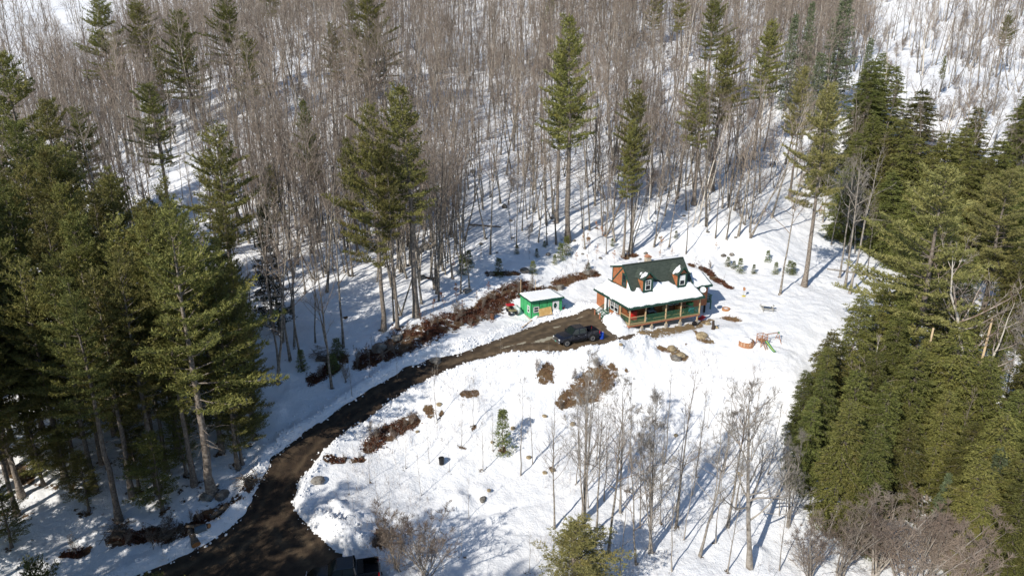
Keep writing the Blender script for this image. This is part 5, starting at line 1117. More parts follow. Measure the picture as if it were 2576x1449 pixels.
window(sh, (.33, -.022, .86), (1, 0, 0), (0, -1, 0), .78, .76, 1, False); window(sh, (-.022, 1.05, .72), (0, -1, 0), (-1, 0, 0), .62, .95, 1, True)
m_ = MB(); m_.box(fx[3] + .0, fx[4], -.06, -.02, .06, 2.05); dd = m_.build('door', M_white, sh); m_ = MB(); m_.lathe([(.001, -.07), (.2, -.07), (.2, -.085), (.001, -.085)], 18, ((fx[3] + fx[4]) / 2 - .12, 0, 0), axis='y'); o = m_.build('door_glass', M_glass, dd); o.scale = (1, 1, 1.9); o.location = (0, 0, 1.45)
m_ = MB(); m_.box(fx[4] - .16, fx[4] - .1, -.11, -.06, .95, 1.02); m_.build('handle', M_metal, dd)
m_ = MB()
for k in range(22):
    a = k / 22 * 6.283; c = (3.13 + .475 - .12 + .14 * math.cos(a), -.10, 1.5 + .2 * math.sin(a)); m_.box(c[0] - .04, c[0] + .04, c[1] - .03, c[1] + .03, c[2] - .04, c[2] + .04)
o = m_.build('wreath', solid('wreath_green', (.015, .05, .02)), dd); m_ = MB(); m_.box(3.47, 3.5, -.13, -.125, 1.35, 1.6); m_.build('ribbon', solid('teal_ribbon', (.1, .45, .42)), o)
def print_text(parent, txt, x, z, size):
    cu = bpy.data.curves.new('print', 'FONT'); cu.body = txt; cu.size = size; cu.resolution_u = 1; cu.extrude = .001
    ob = bpy.data.objects.new('print', cu); COL.objects.link(ob); dg = bpy.context.evaluated_depsgraph_get(); me = bpy.data.meshes.new_from_object(ob.evaluated_get(dg)); bpy.data.objects.remove(ob)
    o = mobj('print', me, parent); me.materials.clear(); me.materials.append(M_ink); o.location = (x, -.0235, z); o.rotation_euler = (R(90), R(-90), 0); return o
for pnl, x, z in ((pf[2], 1.62, 1.45), (pf[3], 2.75, 1.45), (pf[5], 4.4, .35), (pf[0], .95, .2), (pf[5], 4.4, 1.5)): print_text(pnl, 'ZIP', x, z, .2)
print_text(pf[2], 'SYSTEM', 1.74, 1.45, .09); print_text(pf[3], 'SYSTEM', 2.87, 1.45, .09)
roof_snow('snow_cover', 'wavy slab of snow on the flat roof of the green shed', np.arange(-.18, SW + .2, .07), np.arange(-.32, SD + .2, .07), lambda x, y: SH + .25 - (y + .32) * .0126 + .03 * np.sin(x * 14), .15, lambda x, y: np.minimum.reduce([x + .14, SW + .0 - x, y + .12, SD + .15 - y]), 241, sh)
def spt(lx, ly_): return SX + lx * hx[0] + ly_ * hy[0], SY + lx * hx[1] + ly_ * hy[1]
# what leans and lies round the shed
o = empty('plywood_sheet', (*spt(1.95, -.45), gz(*spt(1.95, -.45)) - .02), SPH, 'tan plywood sheet leaning on the front of the green shed', 'plywood')
M_ply = mat('plywood', (.52, .33, .12), .75, (2.5, (.62, .43, .19), .4, .6, 5)); mb = MB(); mb.hexa([(-.95, .0, .0), (.95, .0, .12), (.95, .03, .12), (-.95, .03, 0)], [(-.93, .33, .92), (.9, .33, 1.06), (.9, .36, 1.06), (-.93, .36, .92)]); mb.build('sheet', M_ply, o); mb = MB(); mb.bar((-1.4, -.12, .05), (1.0, -.08, .12), .12, .04); mb.build('batten', M_cedar, o)
x, y = spt(2.1, -1.15); o = gthing('sled', x, y, 'crimson plastic sled lying on the snow before the green shed', 'sled', SPH, dz=.02); mb = MB(); pr = [(-.7, -.2), (-.55, -.28), (.5, -.27), (.68, -.12), (.7, .12), (.5, .27), (-.55, .28), (-.7, .2)]; mb.prism(pr, 'z', 0, .05); mb.build('bottom', solid('crimson_plastic', (.68, .01, .07), .4), o); mb = MB()
for i in range(8):
    a, b = pr[i], pr[(i + 1) % 8]; mb.bar((*a, .08), (*b, .08), .05, .16)
mb.build('rim', solid('crimson_rim', (.60, .01, .06), .4), o)
a_ = spot(*[q * .8587 for q in (1480 + 540 / 6.9, 820 + 885 / 6.9)]); b_ = spot(*[q * .8587 for q in (1480 + 340 / 6.9, 820 + 1000 / 6.9)])
o = empty('plank', (a_[0], a_[1], gz(a_[0], a_[1])), 0, 'long pale plank lying on the snow between the shed and the driveway', 'plank'); mb = MB(); mb.bar((0, 0, .06), (b_[0] - a_[0], b_[1] - a_[1], gz(b_[0], b_[1]) - gz(a_[0], a_[1]) + .08), .14, .05); mb.build('board', M_cedar, o)
for k, (qx, qy) in enumerate(((475, 205), (805, 155))):
    x, y = spt((.35, 2.6)[k], SD + .7); o = gthing('stake', x, y, ('pale stake standing behind the wide end of the shed by the quad bike', 'pale stake standing behind the shed roof middle')[k], 'stake'); mb = MB(); mb.box(-.03, .03, -.03, .03, -.2, 3.6 - k * .3); mb.build('pole', M_cedar, o); mb = MB(); mb.box(-.045, .045, -.045, .045, 3.602 - k * .3, 3.66 - k * .3); mb.build('cap', M_white, o)
x, y = spt(5.3, .9); o = gthing('gas_can', x, y, 'red fuel can in the blue shade beside the shed', 'can', .4); mb = MB(); mb.box(-.14, .14, -.1, .1, 0, .32); mb.build('body', solid('can_red', (.6, .02, .03), .4), o, bevel=.03); mb = MB(); mb.tube([(.05, 0, .32), (.14, 0, .5), (.26, 0, .55)], .025, 6); mb.build('spout', M_dark, o)
x, y = spt(-1.0, 2.6); o = gthing('propane_tank', x, y, 'pale grey propane tank against the shed wall behind the quad bike', 'tank', SPH + R(90), dz=.1); mb = MB(); mb.lathe([(.02, -.9), (.25, -.85), (.38, -.7), (.4, -.5), (.4, .5), (.38, .7), (.25, .85), (.02, .9)], 18, (0, 0, .5), axis='x'); mb.build('tank', solid('tank_white', (.6, .66, .64), .4), o, smooth=True)
for sx in (-.5, .5): MB().box(sx - .06, sx + .06, -.25, .25, -.1, .14).build('foot', M_conc, o)
MB().lathe([(.14, .88), (.14, 1.05), (.02, 1.08)], 12).build('dome', solid('tank_dome', (.5, .55, .54)), o)
# quad bike
q_ = spot(*[q * .8587 for q in (1480 + 130 / 6.9, 820 + 735 / 6.9)]); o = empty('quad_bike', (q_[0], q_[1] + .5, gz(q_[0], q_[1] + .5)), R(-75), 'khaki and black quad bike with a red rear rack beside the green shed', 'quad bike')
M_tan = solid('khaki_plastic', (.28, .25, .14), .5); M_rub = solid('tyre_black', (.02, .02, .022), .8); M_redp = solid('rack_red', (.5, .02, .03), .45); M_or = solid('orange_lamp', (.75, .12, .03), .4)
mb = MB(); mb.hexa([(-.85, -.26, .45), (.8, -.26, .45), (.8, .26, .45), (-.85, .26, .45)], [(-.7, -.2, .78), (.7, -.22, .82), (.7, .22, .82), (-.7, .2, .78)]); mb.build('body', M_dark, o, bevel=.03)
for sx in (-.62, .62):
    mb = MB(); mb.hexa([(sx - .34, -.56, .62), (sx + .34, -.56, .62), (sx + .34, .56, .62), (sx - .34, .56, .62)], [(sx - .28, -.5, .74), (sx + .28, -.5, .74), (sx + .28, .5, .74), (sx - .28, .5, .74)]); mb.build('mudguard', M_tan, o, bevel=.03)
    for sy in (-.46, .46):
        mb = MB(); mb.lathe([(.12, -.13), (.28, -.13), (.32, 0), (.28, .13), (.12, .13)], 16, axis='y'); wv = mb.build('wheel', M_rub, o, smooth=True); wv.location = (sx, sy, .3); mb = MB(); mb.lathe([(.02, -.09), (.118, -.09), (.118, .09), (.02, .09)], 12, axis='y'); mb.build('rim', M_metal, wv)
mb = MB(); mb.box(-.45, .3, -.16, .16, .822, .94); mb.build('seat', M_dark, o, bevel=.03); mb = MB(); mb.bar((.42, -.4, 1.08), (.42, .4, 1.08), .035); mb.bar((.5, 0, .8), (.42, 0, 1.08), .05); mb.build('handlebar', M_dark, o)
mb = MB(); [mb.bar((-1.0, s, .93), (-.45, s, .93), .04) for s in (-.45, -.22, 0, .22, .45)]; mb.bar((-1.0, -.45, .93), (-1.0, .45, .93), .05); mb.bar((-.45, -.45, .93), (-.45, .45, .93), .05); mb.box(-1.15, -.5, -.55, .55, .952, 1.05); mb.build('rear_rack', M_redp, o)
mb = MB(); [mb.bar((.45, s, .9), (.95, s, .9), .03) for s in (-.35, 0, .35)]; mb.bar((.95, -.35, .9), (.95, .35, .9), .04); mb.build('front_rack', M_tan, o)
for s in (-.25, .25): MB().box(.81, .86, s - .09, s + .09, .62, .72).build('headlight', M_or, o)
b_ = spot(*[q * .8587 for q in (1442, 935)]); o = empty('barrel', (b_[0], b_[1], gz(b_[0], b_[1])), 0, 'rusty brown burn barrel on the snow left of the quad bike', 'barrel'); M_rust = mat('rust', (.085, .042, .028), .85, (4, (.16, .07, .035), .4, .6, 5)); mb = MB(); mb.lathe([(.29, 0), (.29, .28), (.31, .3), (.29, .32), (.29, .58), (.31, .6), (.29, .62), (.29, .9), (.27, .9), (.26, .3), (.02, .28)], 20); mb.build('drum', M_rust, o, smooth=True); mb = MB(); mb.lathe([(.31, .9), (.31, .93), (.27, .93), (.27, .9)], 20); mb.build('rim', M_rust, o)
# blue barrel by the tailgate
b_ = spot(*[q * .8587 for q in (1480 + 1950 / 6.9, 820 + 1195 / 6.9)]); o = empty('barrel', (b_[0], b_[1] + .2, land(b_[0], b_[1])[1][0]), 0, 'bright blue plastic barrel behind the tailgate of the parked pickup', 'barrel'); M_blue = solid('blue_plastic', (.015, .07, .45), .4); mb = MB(); mb.lathe([(.24, 0), (.29, .05), (.30, .28), (.28, .3), (.30, .32), (.30, .58), (.28, .6), (.30, .62), (.28, .85), (.2, .9), (.02, .9)], 20); mb.build('drum', M_blue, o, smooth=True); mb = MB(); mb.lathe([(.06, .9), (.06, .94), (.01, .94)], 10, (.12, 0, 0)); mb.build('bung', M_white, o)

# ------------------------------------------------------------------ pickups
M_glassc = mat('car_glass', (.012, .02, .018), .05, spec=.7); M_chrome = solid('chrome', (.6, .6, .62), .15); M_chrome.node_tree.nodes['Principled BSDF'].inputs['Metallic'].default_value = .9
M_tail = solid('tail_lamp', (.55, .01, .015), .25); M_lamp = solid('head_lamp', (.75, .78, .8), .15); M_plast = solid('black_plastic', (.015, .015, .016), .6)
M_rim = solid('alloy_rim', (.50, .48, .46), .35)
def pickup(x, y, z, rz, label, col, toolbox=False, plate=True):
    """X forward, origin on the ground midway between the wheels"""
    o = empty('pickup_truck', (x, y, z), rz, label, 'pickup truck'); Pm = paint('paint_' + label.split()[0], col)
    xr, xf = -1.84, 1.84                                          # axles
    def loft(secs):                                               # sections (x, halfwidth low, half mid, half top, zlow, zmid, ztop)
        mb = MB(); V = []; n = 8
        for (sx, a, b, c, z0, z1, z2) in secs: V += [(sx, -a, z0), (sx, -b, z1), (sx, -c, z2), (sx, -c * .5, z2 + .025), (sx, c * .5, z2 + .025), (sx, c, z2), (sx, b, z1), (sx, a, z0)]
        F = []
        for i in range(len(secs) - 1): F += [(i * n + k, i * n + (k + 1) % n, (i + 1) * n + (k + 1) % n, (i + 1) * n + k) for k in range(n)]
        F += [tuple(range(n)), tuple(range((len(secs) - 1) * n, len(secs) * n))[::-1]]; mb.add(V, F); return mb
    body = loft([(-1.13, .93, 1.0, .93, .48, .95, 1.28), (.2, .93, 1.0, .94, .48, .95, 1.27), (1.05, .93, 1.0, .93, .48, .95, 1.25), (1.3, .92, 1.0, .86, .48, .98, 1.24), (2.2, .92, 1.0, .84, .5, .98, 1.18), (2.6, .88, .96, .80, .55, .95, 1.10), (2.76, .8, .88, .74, .62, .9, 1.02)])
    bo = body.build('body', Pm, o, bevel=.015, smooth=True)
    mb = MB()                                                      # cab roof and pillars
    g = [(-.68, .90, 1.27), (1.12, .90, 1.25)]; 
    mb.hexa([(-.98, -.74, 1.84), (.45, -.74, 1.86), (.45, .74, 1.86), (-.98, .74, 1.84)], [(-.92, -.66, 1.93), (.36, -.66, 1.95), (.36, .66, 1.95), (-.92, .66, 1.93)])
    for s in (-1, 1):
        mb.bar((-1.07, .9 * s, 1.27), (-.96, .74 * s, 1.88), .14, .09); mb.bar((1.12, .9 * s, 1.26), (.45, .74 * s, 1.88), .07, .06); mb.bar((.0, .915 * s, 1.27), (-.08, .75 * s, 1.88), .06, .09)
    mb.build('cab', Pm, o, bevel=.012)
    mb = MB(); mb.add([(-1.06, -.88, 1.25), (1.10, -.88, 1.25), (1.10, .88, 1.25), (-1.06, .88, 1.25), (-.95, -.73, 1.86), (.43, -.73, 1.88), (.43, .73, 1.88), (-.95, .73, 1.86)], [(0, 1, 5, 4), (2, 3, 7, 6), (1, 2, 6, 5), (3, 0, 4, 7), (4, 5, 6, 7)]); mb.build('window_glass', M_glassc, o)
    # bed
    mb = MB()
    for s in (-1, 1): mb.hexa([(-2.85, s * .95 - .05, .55), (-1.15, s * .95 - .05, .55), (-1.15, s * .95 + .05, .55), (-2.85, s * .95 + .05, .55)], [(-2.85, s * .92 - .05, 1.30), (-1.15, s * .92 - .05, 1.30), (-1.15, s * .92 + .05, 1.30), (-2.85, s * .92 + .05, 1.30)])
    mb.box(-1.21, -1.14, -.87, .87, .6, 1.28); bd = mb.build('bed', Pm, o, bevel=.015); mb = MB(); mb.box(-2.85, -1.22, -.86, .86, .62, .68)
    for k in range(8): mb.box(-2.83, -1.24, -.8 + k * .21, -.73 + k * .21, .682, .70)
    mb.build('bed_liner', M_plast, bd)
    MB().box(-2.93, -2.86, -.90, .90, .58, 1.29).build('tailgate', Pm, o, bevel=.02)
    if toolbox: MB().box(-1.7, -1.23, -.85, .85, 1.0, 1.36).build('toolbox', M_plast, o, bevel=.02)
    else:
        for k, (bx_, by_, c_) in enumerate(((-1.6, -.3, M_metal), (-2.1, .2, M_glassc), (-1.8, .35, M_plast))): MB().box(bx_ - .15, bx_ + .15, by_ - .12, by_ + .12, .71, .92).build('load', c_, o, bevel=.02)
    mb = MB(); mb.box(2.77, 2.9, -.84, .84, .45, .66); mb.build('front_bumper', M_chrome, o, bevel=.03); mb = MB(); mb.box(-3.06, -2.94, -.92, .92, .5, .7); mb.build('rear_bumper', M_chrome, o, bevel=.03)
    gr = MB().box(2.765, 2.81, -.55, .55, .70, .98).build('grille', M_chrome, o); mb = MB(); [mb.box(2.812, 2.82, -.5, .5, .73 + k * .06, .76 + k * .06) for k in range(4)]; mb.build('grille_slot', M_plast, gr)
    for s in (-1, 1):
        MB().box(2.62, 2.80, s * .72 - .13, s * .72 + .13, .80, .98).build('headlight', M_lamp, o, bevel=.02); MB().box(-2.95, -2.84, s * .93 - .05, s * .93 + .06, .85, 1.22).build('taillight', M_tail, o, bevel=.01)
        mb = MB(); mb.bar((.85, s * .98, 1.26), (.85, s * 1.10, 1.30), .05); mb.box(.78, .9, s * 1.16 - .1, s * 1.16 + .1, 1.24, 1.46); mb.build('mirror', M_plast, o, bevel=.02)
        MB().box(-1.0, 1.0, s * .99 - .06, s * .99 + .06, .38, .44).build('running_board', M_plast, o)
        for hx_ in (-.85, .15): MB().box(hx_ - .09, hx_ + .09, s * 1.0 - .015, s * 1.0 + .025, 1.05, 1.09).build('door_handle', M_chrome, bo)
        for hx_ in (-1.05, -.02, 1.02): MB().box(hx_ - .006, hx_ + .006, s * .985 - .012, s * .985 + .014, .55, 1.2).build('door_seam', M_plast, bo)
        for ax in (xr, xf):
            mb = MB(); N_ = 16; V = []                                  # flared arch
            mb.lathe([(.50, -.02), (.50, .03), (.44, .035), (.05, .035), (.05, -.02)], 24, axis='y'); a = mb.build('wheel_arch', M_plast, o); a.location = (ax, s * .985, .46); a.rotation_euler = (0, 0, 0 if s > 0 else math.pi)
            mb = MB(); mb.lathe([(.275, -.12), (.36, -.13), (.395, -.09), (.395, .09), (.36, .13), (.276, .12)], 26, axis='y'); wv = mb.build('wheel', M_rub, o, smooth=True); wv.location = (ax, s * .97, .395)
            mb = MB(); mb.lathe([(.02, -.08), (.275, -.10), (.275, .125), (.245, .125), (.23, .09), (.06, .10), (.02, .10)], 22, axis='y'); ri = mb.build('rim', M_rim, wv, smooth=True); ri.rotation_euler = (0, 0, 0 if s > 0 else math.pi)
            mb = MB(); [mb.bar((.05 * math.cos(k * 1.0472), .105, .05 * math.sin(k * 1.0472)), (.20 * math.cos(k * 1.0472), .105, .20 * math.sin(k * 1.0472)), .05, .03) for k in range(6)]; sk = mb.build('spokes', M_chrome, wv); sk.rotation_euler = (0, 0, 0 if s > 0 else math.pi)
    mb = MB(); mb.box(-2.9, 2.6, -.75, .75, .42, .6); mb.build('chassis', M_plast, o)
    if plate: MB().box(2.902, 2.91, -.16, .16, .5, .62).build('number_plate', solid('plate_green', (.1, .35, .25)), o)
    return o
f1 = np.array(spot(1425.8, 871.5)); r1 = np.array(spot(1489.9, 858.5)); hd = math.atan2(f1[1] - r1[1], f1[0] - r1[0]); mid = (f1 + r1) / 2
lat = np.array([-math.sin(hd), math.cos(hd)]); WB = float(np.linalg.norm(f1[:2] - r1[:2])) / 3.68; print('truck scale', WB); cxy = mid[:2] - lat * .97 * WB                                  # its left side faces the camera
zt = [land(cxy[0] + math.cos(hd) * a, cxy[1] + math.sin(hd) * a)[1][0] for a in (-1.84, 1.84)]
tk = pickup(cxy[0], cxy[1], sum(zt) / 2, hd, 'glossy blue black crew cab pickup parked on the driveway before the house', (.010, .011, .018)); tk.scale = (WB,) * 3; tk.rotation_mode = 'ZYX'; tk.rotation_euler = (0, -math.atan2(zt[1] - zt[0], 3.68), hd)
c2 = at_z(862, 1457, -7.4); tz = land(c2[0], c2[1]); tz = max(tz[1][0], -9)
pickup(c2[0], c2[1], tz, R(180 + 13), 'black pickup with a toolbox across its bed parked where the driveway widens', (.006, .006, .007), True)

# ------------------------------------------------------------------ yard
def z4(a, b): return (2000 + a / 6.0375) * .8587, (820 + b / 6.0375) * .8587
M_grayw = mat('weathered_wood', (.33, .31, .26), .85, (6, (.45, .43, .37), .4, .6, 5)); M_redw = mat('redwood_stain', (.36, .16, .08), .75, (5, (.46, .24, .13), .4, .6, 4))
def snowcap(name, label, x, y, z, rx, ry, h, rz=0., seed=1):
    n = 24; V = [(0, 0, h)]; F = []; rg = np.random.default_rng(seed); jit = rg.uniform(.85, 1.1, n)
    rings = [(.35, .95), (.7, .72), (.92, .38), (1.0, .0)]
    for fr, fz in rings: V += [(rx * fr * jit[k] * math.cos(k * 2 * math.pi / n), ry * fr * jit[k] * math.sin(k * 2 * math.pi / n), h * fz) for k in range(n)]
    F += [(0, 1 + k, 1 + (k + 1) % n) for k in range(n)]
    for i in range(3): F += [(1 + i * n + k, 1 + (i + 1) * n + k, 1 + (i + 1) * n + (k + 1) % n, 1 + i * n + (k + 1) % n) for k in range(n)]
    o = MB().add(V, F).build(name, M_roofsnow, None, smooth=True); o.location = (x, y, z); o.rotation_euler = (0, 0, rz); return tag(o, label, kind='stuff')
# picnic table
x, y, _ = spot(*z4(1490, 545)); za = gz(x, y); o = empty('picnic_table', (x, y, za - .12), R(-8), 'weathered grey picnic table buried to its benches in yard snow', 'picnic table')
for k in range(5): MB().box(-.9, .9, -.36 + k * .147, -.24 + k * .147, .72, .76).build('table_board', M_grayw, o)
for s in (-1, 1): MB().box(-.9, .9, s * .72 - .13, s * .72 + .13, .42, .46).build('bench', M_grayw, o)
for sx in (-.65, .65):
    m_ = MB(); m_.bar((sx, -.35, .71), (sx, -.72, 0), .05, .1); m_.bar((sx, .35, .71), (sx, .72, 0), .05, .1); m_.bar((sx, -.8, .38), (sx, .8, .38), .05, .1); m_.build('leg', M_grayw, o)
snowcap('snow_cover', 'low snow cap on the picnic table top', x, y, za - .12 + .755, .88, .36, .16, R(-8), 3)
# fire ring
x, y, _ = spot(*z4(765, 525)); o = gthing('fire_ring', x, y, 'small half buried ring of orange bricks in the yard snow', 'fire ring', dz=-.1); br = None
for k in range(12):
    a = k / 12 * 6.283; b = MB().box(-.11, .11, -.06, .06, 0, .36)
    if br is None: br = b.build('brick', mat('fire_brick', (.42, .21, .10), .85), o); q = br
    else: q = br.copy(); link(q, o)
    q.location = (.48 * math.cos(a), .48 * math.sin(a), 0); q.rotation_euler = (0, 0, a + R(90))
snowcap('snow_cover', 'round snow heap filling the brick fire ring', x, y, gz(x, y) - .02, .46, .46, .26, 0, 5)
# play set
x, y, _ = spot(*z4(1430, 1200)); za = gz(x, y); pa = R(20)
o = empty('play_set', (x, y, za - .12), pa, 'wooden play set with a green slide and a swing beam in the yard', 'play set'); o.scale = (.64, .64, .64)
for sx in (-.7, .7):
    for sy in (0, 1.4): MB().box(sx - .05, sx + .05, sy - .05, sy + .05, 0, 2.5).build('post', M_redw, o)
MB().box(-.75, .75, -.05, 1.45, 1.25, 1.31).build('platform', M_redw, o)
m_ = MB(); [m_.bar((a[0], a[1], z_), (b[0], b[1], z_), .05, .09) for z_ in (1.6, 1.9, 2.45) for a, b in (((-.7, 0), (-.7, 1.4)), ((-.7, 1.4), (.7, 1.4)), ((.7, 0), (.7, 1.4)), ((-.7, 0), (.7, 0)))]; m_.build('guard_rail', M_redw, o)
m_ = MB(); [m_.bar((-.65 + k * .2, .0, 1.32), (-.65 + k * .2, 0, 1.9), .03) for k in range(3)]; [m_.bar((-.7, .1 + k * .2, 1.32), (-.7, .1 + k * .2, 1.9), .03) for k in range(7)]; m_.build('picket', M_redw, o)
m_ = MB(); S_ = [(.35, -.05, 1.3), (.35, -.7, .95), (.35, -1.6, .45), (.35, -2.3, .16), (.35, -2.7, .12)]
for a, b in zip(S_[:-1], S_[1:]):
    m_.bar(a, b, .46, .03); m_.bar((a[0] - .24, a[1], a[2] + .08), (b[0] - .24, b[1], b[2] + .08), .04, .18); m_.bar((a[0] + .24, a[1], a[2] + .08), (b[0] + .24, b[1], b[2] + .08), .04, .18)
m_.build('slide', mat('slide_green', (.03, .26, .12), .4), o)
m_ = MB(); [m_.bar((S_[i][0], S_[i][1], S_[i][2] + .022), (S_[i + 1][0], S_[i + 1][1], S_[i + 1][2] + .022), .34, .012) for i in range(4)]; m_.build('slide_bed', solid('slide_yellow', (.55, .55, .18), .4), o)
m_ = MB(); m_.bar((-.6, -.1, 1.3), (-.6, -1.3, .05), .05, .08); m_.bar((-.1, -.1, 1.3), (-.1, -1.3, .05), .05, .08); [m_.bar((-.6, -.1 - k * .24, 1.25 - k * .25), (-.1, -.1 - k * .24, 1.25 - k * .25), .05, .05) for k in range(5)]; m_.build('ladder', M_redw, o)
m_ = MB(); m_.bar((.7, .7, 2.35), (3.9, .7, 2.35), .10, .14); m_.build('swing_beam', M_redw, o)
m_ = MB(); m_.bar((3.8, .7, 2.35), (3.95, -.4, 0), .08); m_.bar((3.8, .7, 2.35), (3.95, 1.8, 0), .08); m_.bar((3.9, .15, 1.2), (3.9, 1.25, 1.2), .07); m_.build('swing_frame', M_redw, o); MB().box(3.75, 4.0, .55, .85, 2.2, 2.45).build('bracket', solid('bracket_green', (.03, .28, .14)), o)
for k, sx in enumerate((1.5, 2.4)):
    m_ = MB(); m_.tube([(sx - .2, .7, 2.3), (sx - .2, .7, .55)], .012, 5); m_.tube([(sx + .2, .7, 2.3), (sx + .2, .7, .55)], .012, 5); sw = m_.build('swing_chain', M_metal, o); MB().box(sx - .24, sx + .24, .6, .8, .5, .54).build('seat', solid('swing_seat_%d' % k, ((.5, .06, .15), (.04, .09, .2))[k]), sw)
# round playhouse
x, y, _ = spot(*z4(1150, 1225)); y += .8; za = gz(x, y); o = empty('playhouse', (x, y, za - .1), 0, 'round wooden playhouse wall with white window panels full of snow', 'playhouse'); rr = 1.35; o.scale = (.7, .7, .7)
for k in range(9):
    a0 = R(185 + k * 22); a1 = R(185 + (k + 1) * 22) - .03; P0 = np.array([math.cos(a0), math.sin(a0)]) * rr; P1 = np.array([math.cos(a1), math.sin(a1)]) * rr
    m_ = MB(); m_.bar((*P0, .5), (*P1, .5), .05, 1.0); pn = m_.build('wall_panel', M_redw, o)
    if k in (1, 2, 4, 6, 7):
        n_ = (P0 + P1) / 2 / rr; Q0 = P0 * .75 + P1 * .25 + n_ * .045; Q1 = P0 * .25 + P1 * .75 + n_ * .045; m_ = MB(); m_.bar((*Q0, .62), (*Q1, .62), .03, .42); m_.build('window', mat('cream_panel', (.72, .66, .52), .6), pn)
        for e in (.35, .5, .65):
            q = P0 * (1 - e) + P1 * e + n_ * .065; m_ = MB(); m_.box(q[0] - .02, q[0] + .02, q[1] - .02, q[1] + .02, .46, .78); m_.build('slat', M_redw, pn)
m_ = MB(); [m_.bar((math.cos(R(185 + k * 22)) * rr, math.sin(R(185 + k * 22)) * rr, 1.03), (math.cos(R(207 + k * 22)) * rr, math.sin(R(207 + k * 22)) * rr, 1.03), .12, .05) for k in range(9)]; m_.build('top_rail', M_redw, o)
for k in range(6):
    a = R(300 + k * 18); q = MB().lathe([(.02, 0), (.09, .03), (.09, .22), (.02, .25)], 9).build('log_end', mat('log_end_%d' % k, (.2, .12, .07)), o); q.location = (math.cos(a) * 1.15, math.sin(a) * 1.15, 1.0)
snowcap('snow_cover', 'big rounded snow heap inside the round playhouse', x, y + .1, za + .0, .9, .9, 1.0, 0, 9)
# bird feeder and stump in the yard
x, y, _ = spot(*z4(1075, 310)); o = gthing('bird_feeder', x, y, 'small brown bird feeder on a pole with a yellow tray behind the annex', 'feeder'); MB().box(-.03, .03, -.03, .03, 0, 1.3).build('pole', M_grayw, o); m_ = MB(); m_.box(-.14, .14, -.12, .12, .95, 1.25); m_.prism([(-.2, 1.252), (.2, 1.252), (0, 1.45)], 'y', -.17, .17); m_.build('house', M_redw, o); MB().box(-.24, .24, -.2, .2, .1, .15).build('tray', solid('yellow_tray', (.75, .6, .05)), o)
x, y, _ = spot(*z4(535, 885)); o = gthing('stump', x, y, 'dark weathered stump leaning on the bank between two tan stones', 'stump', dz=-.1); m_ = MB(); m_.tube([(0, 0, 0), (.03, .05, .5), (.0, .15, .95), (.02, .2, 1.25)], [.26, .2, .17, .15], 9); m_.build('trunk', mat('dark_stump', (.055, .04, .032), .9, None, .03, 8), o, smooth=True); m_ = MB(); m_.lathe([(.02, 0), (.14, .0), (.13, .03), (.02, .03)], 9, (.02, .2, 1.245)); m_.build('cut_top', M_cedar, o)

# ------------------------------------------------------------------ rocks
def rock_mesh(seed, flat=.65):
    bm = bmesh.new(); bmesh.ops.create_icosphere(bm, subdivisions=3, radius=1); rg = np.random.default_rng(seed); pl = nrm(rg.normal(0, 1, (9, 3))); of = rg.uniform(.62, .95, 9)
    for v in bm.verts:
        p = np.array(v.co)
        for a, d in zip(pl, of):
            t_ = p @ a
            if t_ > d: p = p - a * (t_ - d) * .85
        p = p * (1 + .10 * rg.normal() * .4); v.co = (p[0], p[1], p[2] * flat)
    me = bpy.data.meshes.new('rock'); bm.to_mesh(me); bm.free(); me.materials.append(M_rock); return me
ROCKS = [rock_mesh(s, f) for s, f in ((1, .6), (2, .75), (3, .55), (4, .8), (5, .65), (6, .5))]
tan = []
for me in ROCKS[:3]: q = me.copy(); q.materials.clear(); q.materials.append(M_tanrock); tan.append(q)
rr_ = np.random.default_rng(8)
def rock(px, py, s, label, group=None, src=ROCKS, sink=.25):
    x, y, z = spot(px, py); i = int(rr_.integers(len(src))); o = mobj('boulder' if s > .45 else 'stone', src[i]); o.location = (x, y, gz(x, y) + s * (.55 - sink) * .5); o.rotation_euler = (0, 0, float(rr_.uniform(0, 6.3))); o.scale = (s, s * rr_.uniform(.7, 1), s * rr_.uniform(.75, 1.1)); return tag(o, label, 'rock', group)
for px, py, s, lb in ((1072, 628, 1.0, 'big dark boulder between the pine trunks above the leaf bank'), (1055, 640, .8, 'boulder leaning on the big dark one above the leaf bank'), (1060, 775 - 70, .7, 'squat boulder in blue shade below the pair of boulders'), (1175, 735, .8, 'dark boulder at the top of the leaf bank'),
                      (1475, 690, .8, 'pale boulder half buried in leaves behind the house corner'), (1410, 728, .75, 'mossy boulder on the bank behind the shed'), (1320, 688, .8, 'grey boulder beside a hillside trunk above the shed'), (1235, 690, .7, 'mossy grey boulder among evergreen saplings'), (1175, 665, .9, 'large dark rock among shaded saplings left of the slope path'),
                      (1000, 905 - 50, .8, 'flat boulder on the lower leaf bank'), (955, 880, 1.0, 'big shadowed boulder at the foot of the leaf bank'), (1095, 905, .8, 'dark flat rock poking from the driveway snow bank'), (800, 1218, .75, 'flat grey boulder at the driveway edge in the snow'), (560, 1250, .8, 'tan edged boulder at the foot of the driveway pines'), (520, 1255, .7, 'dark boulder beside the tan edged one at the driveway pines'),
                      (1270, 525, .7, 'dark rock in the open snow of the wooded slope'), (1380, 645, .5, 'small boulder beneath the clump of firs'), (1840, 645, .6, 'rust stained rock on the snow above the annex'), (1820, 648, .5, 'low rock next to the rust stained one above the annex'), (1190, 435, .7, 'lonely rock on the clear snow high on the slope'), (1700, 905, .8, 'brown boulder on the bank below the porch end'), (1215, 1262, .45, 'round pale stone on the snow mounds below the bank')):
    rock(px, py, s, lb)
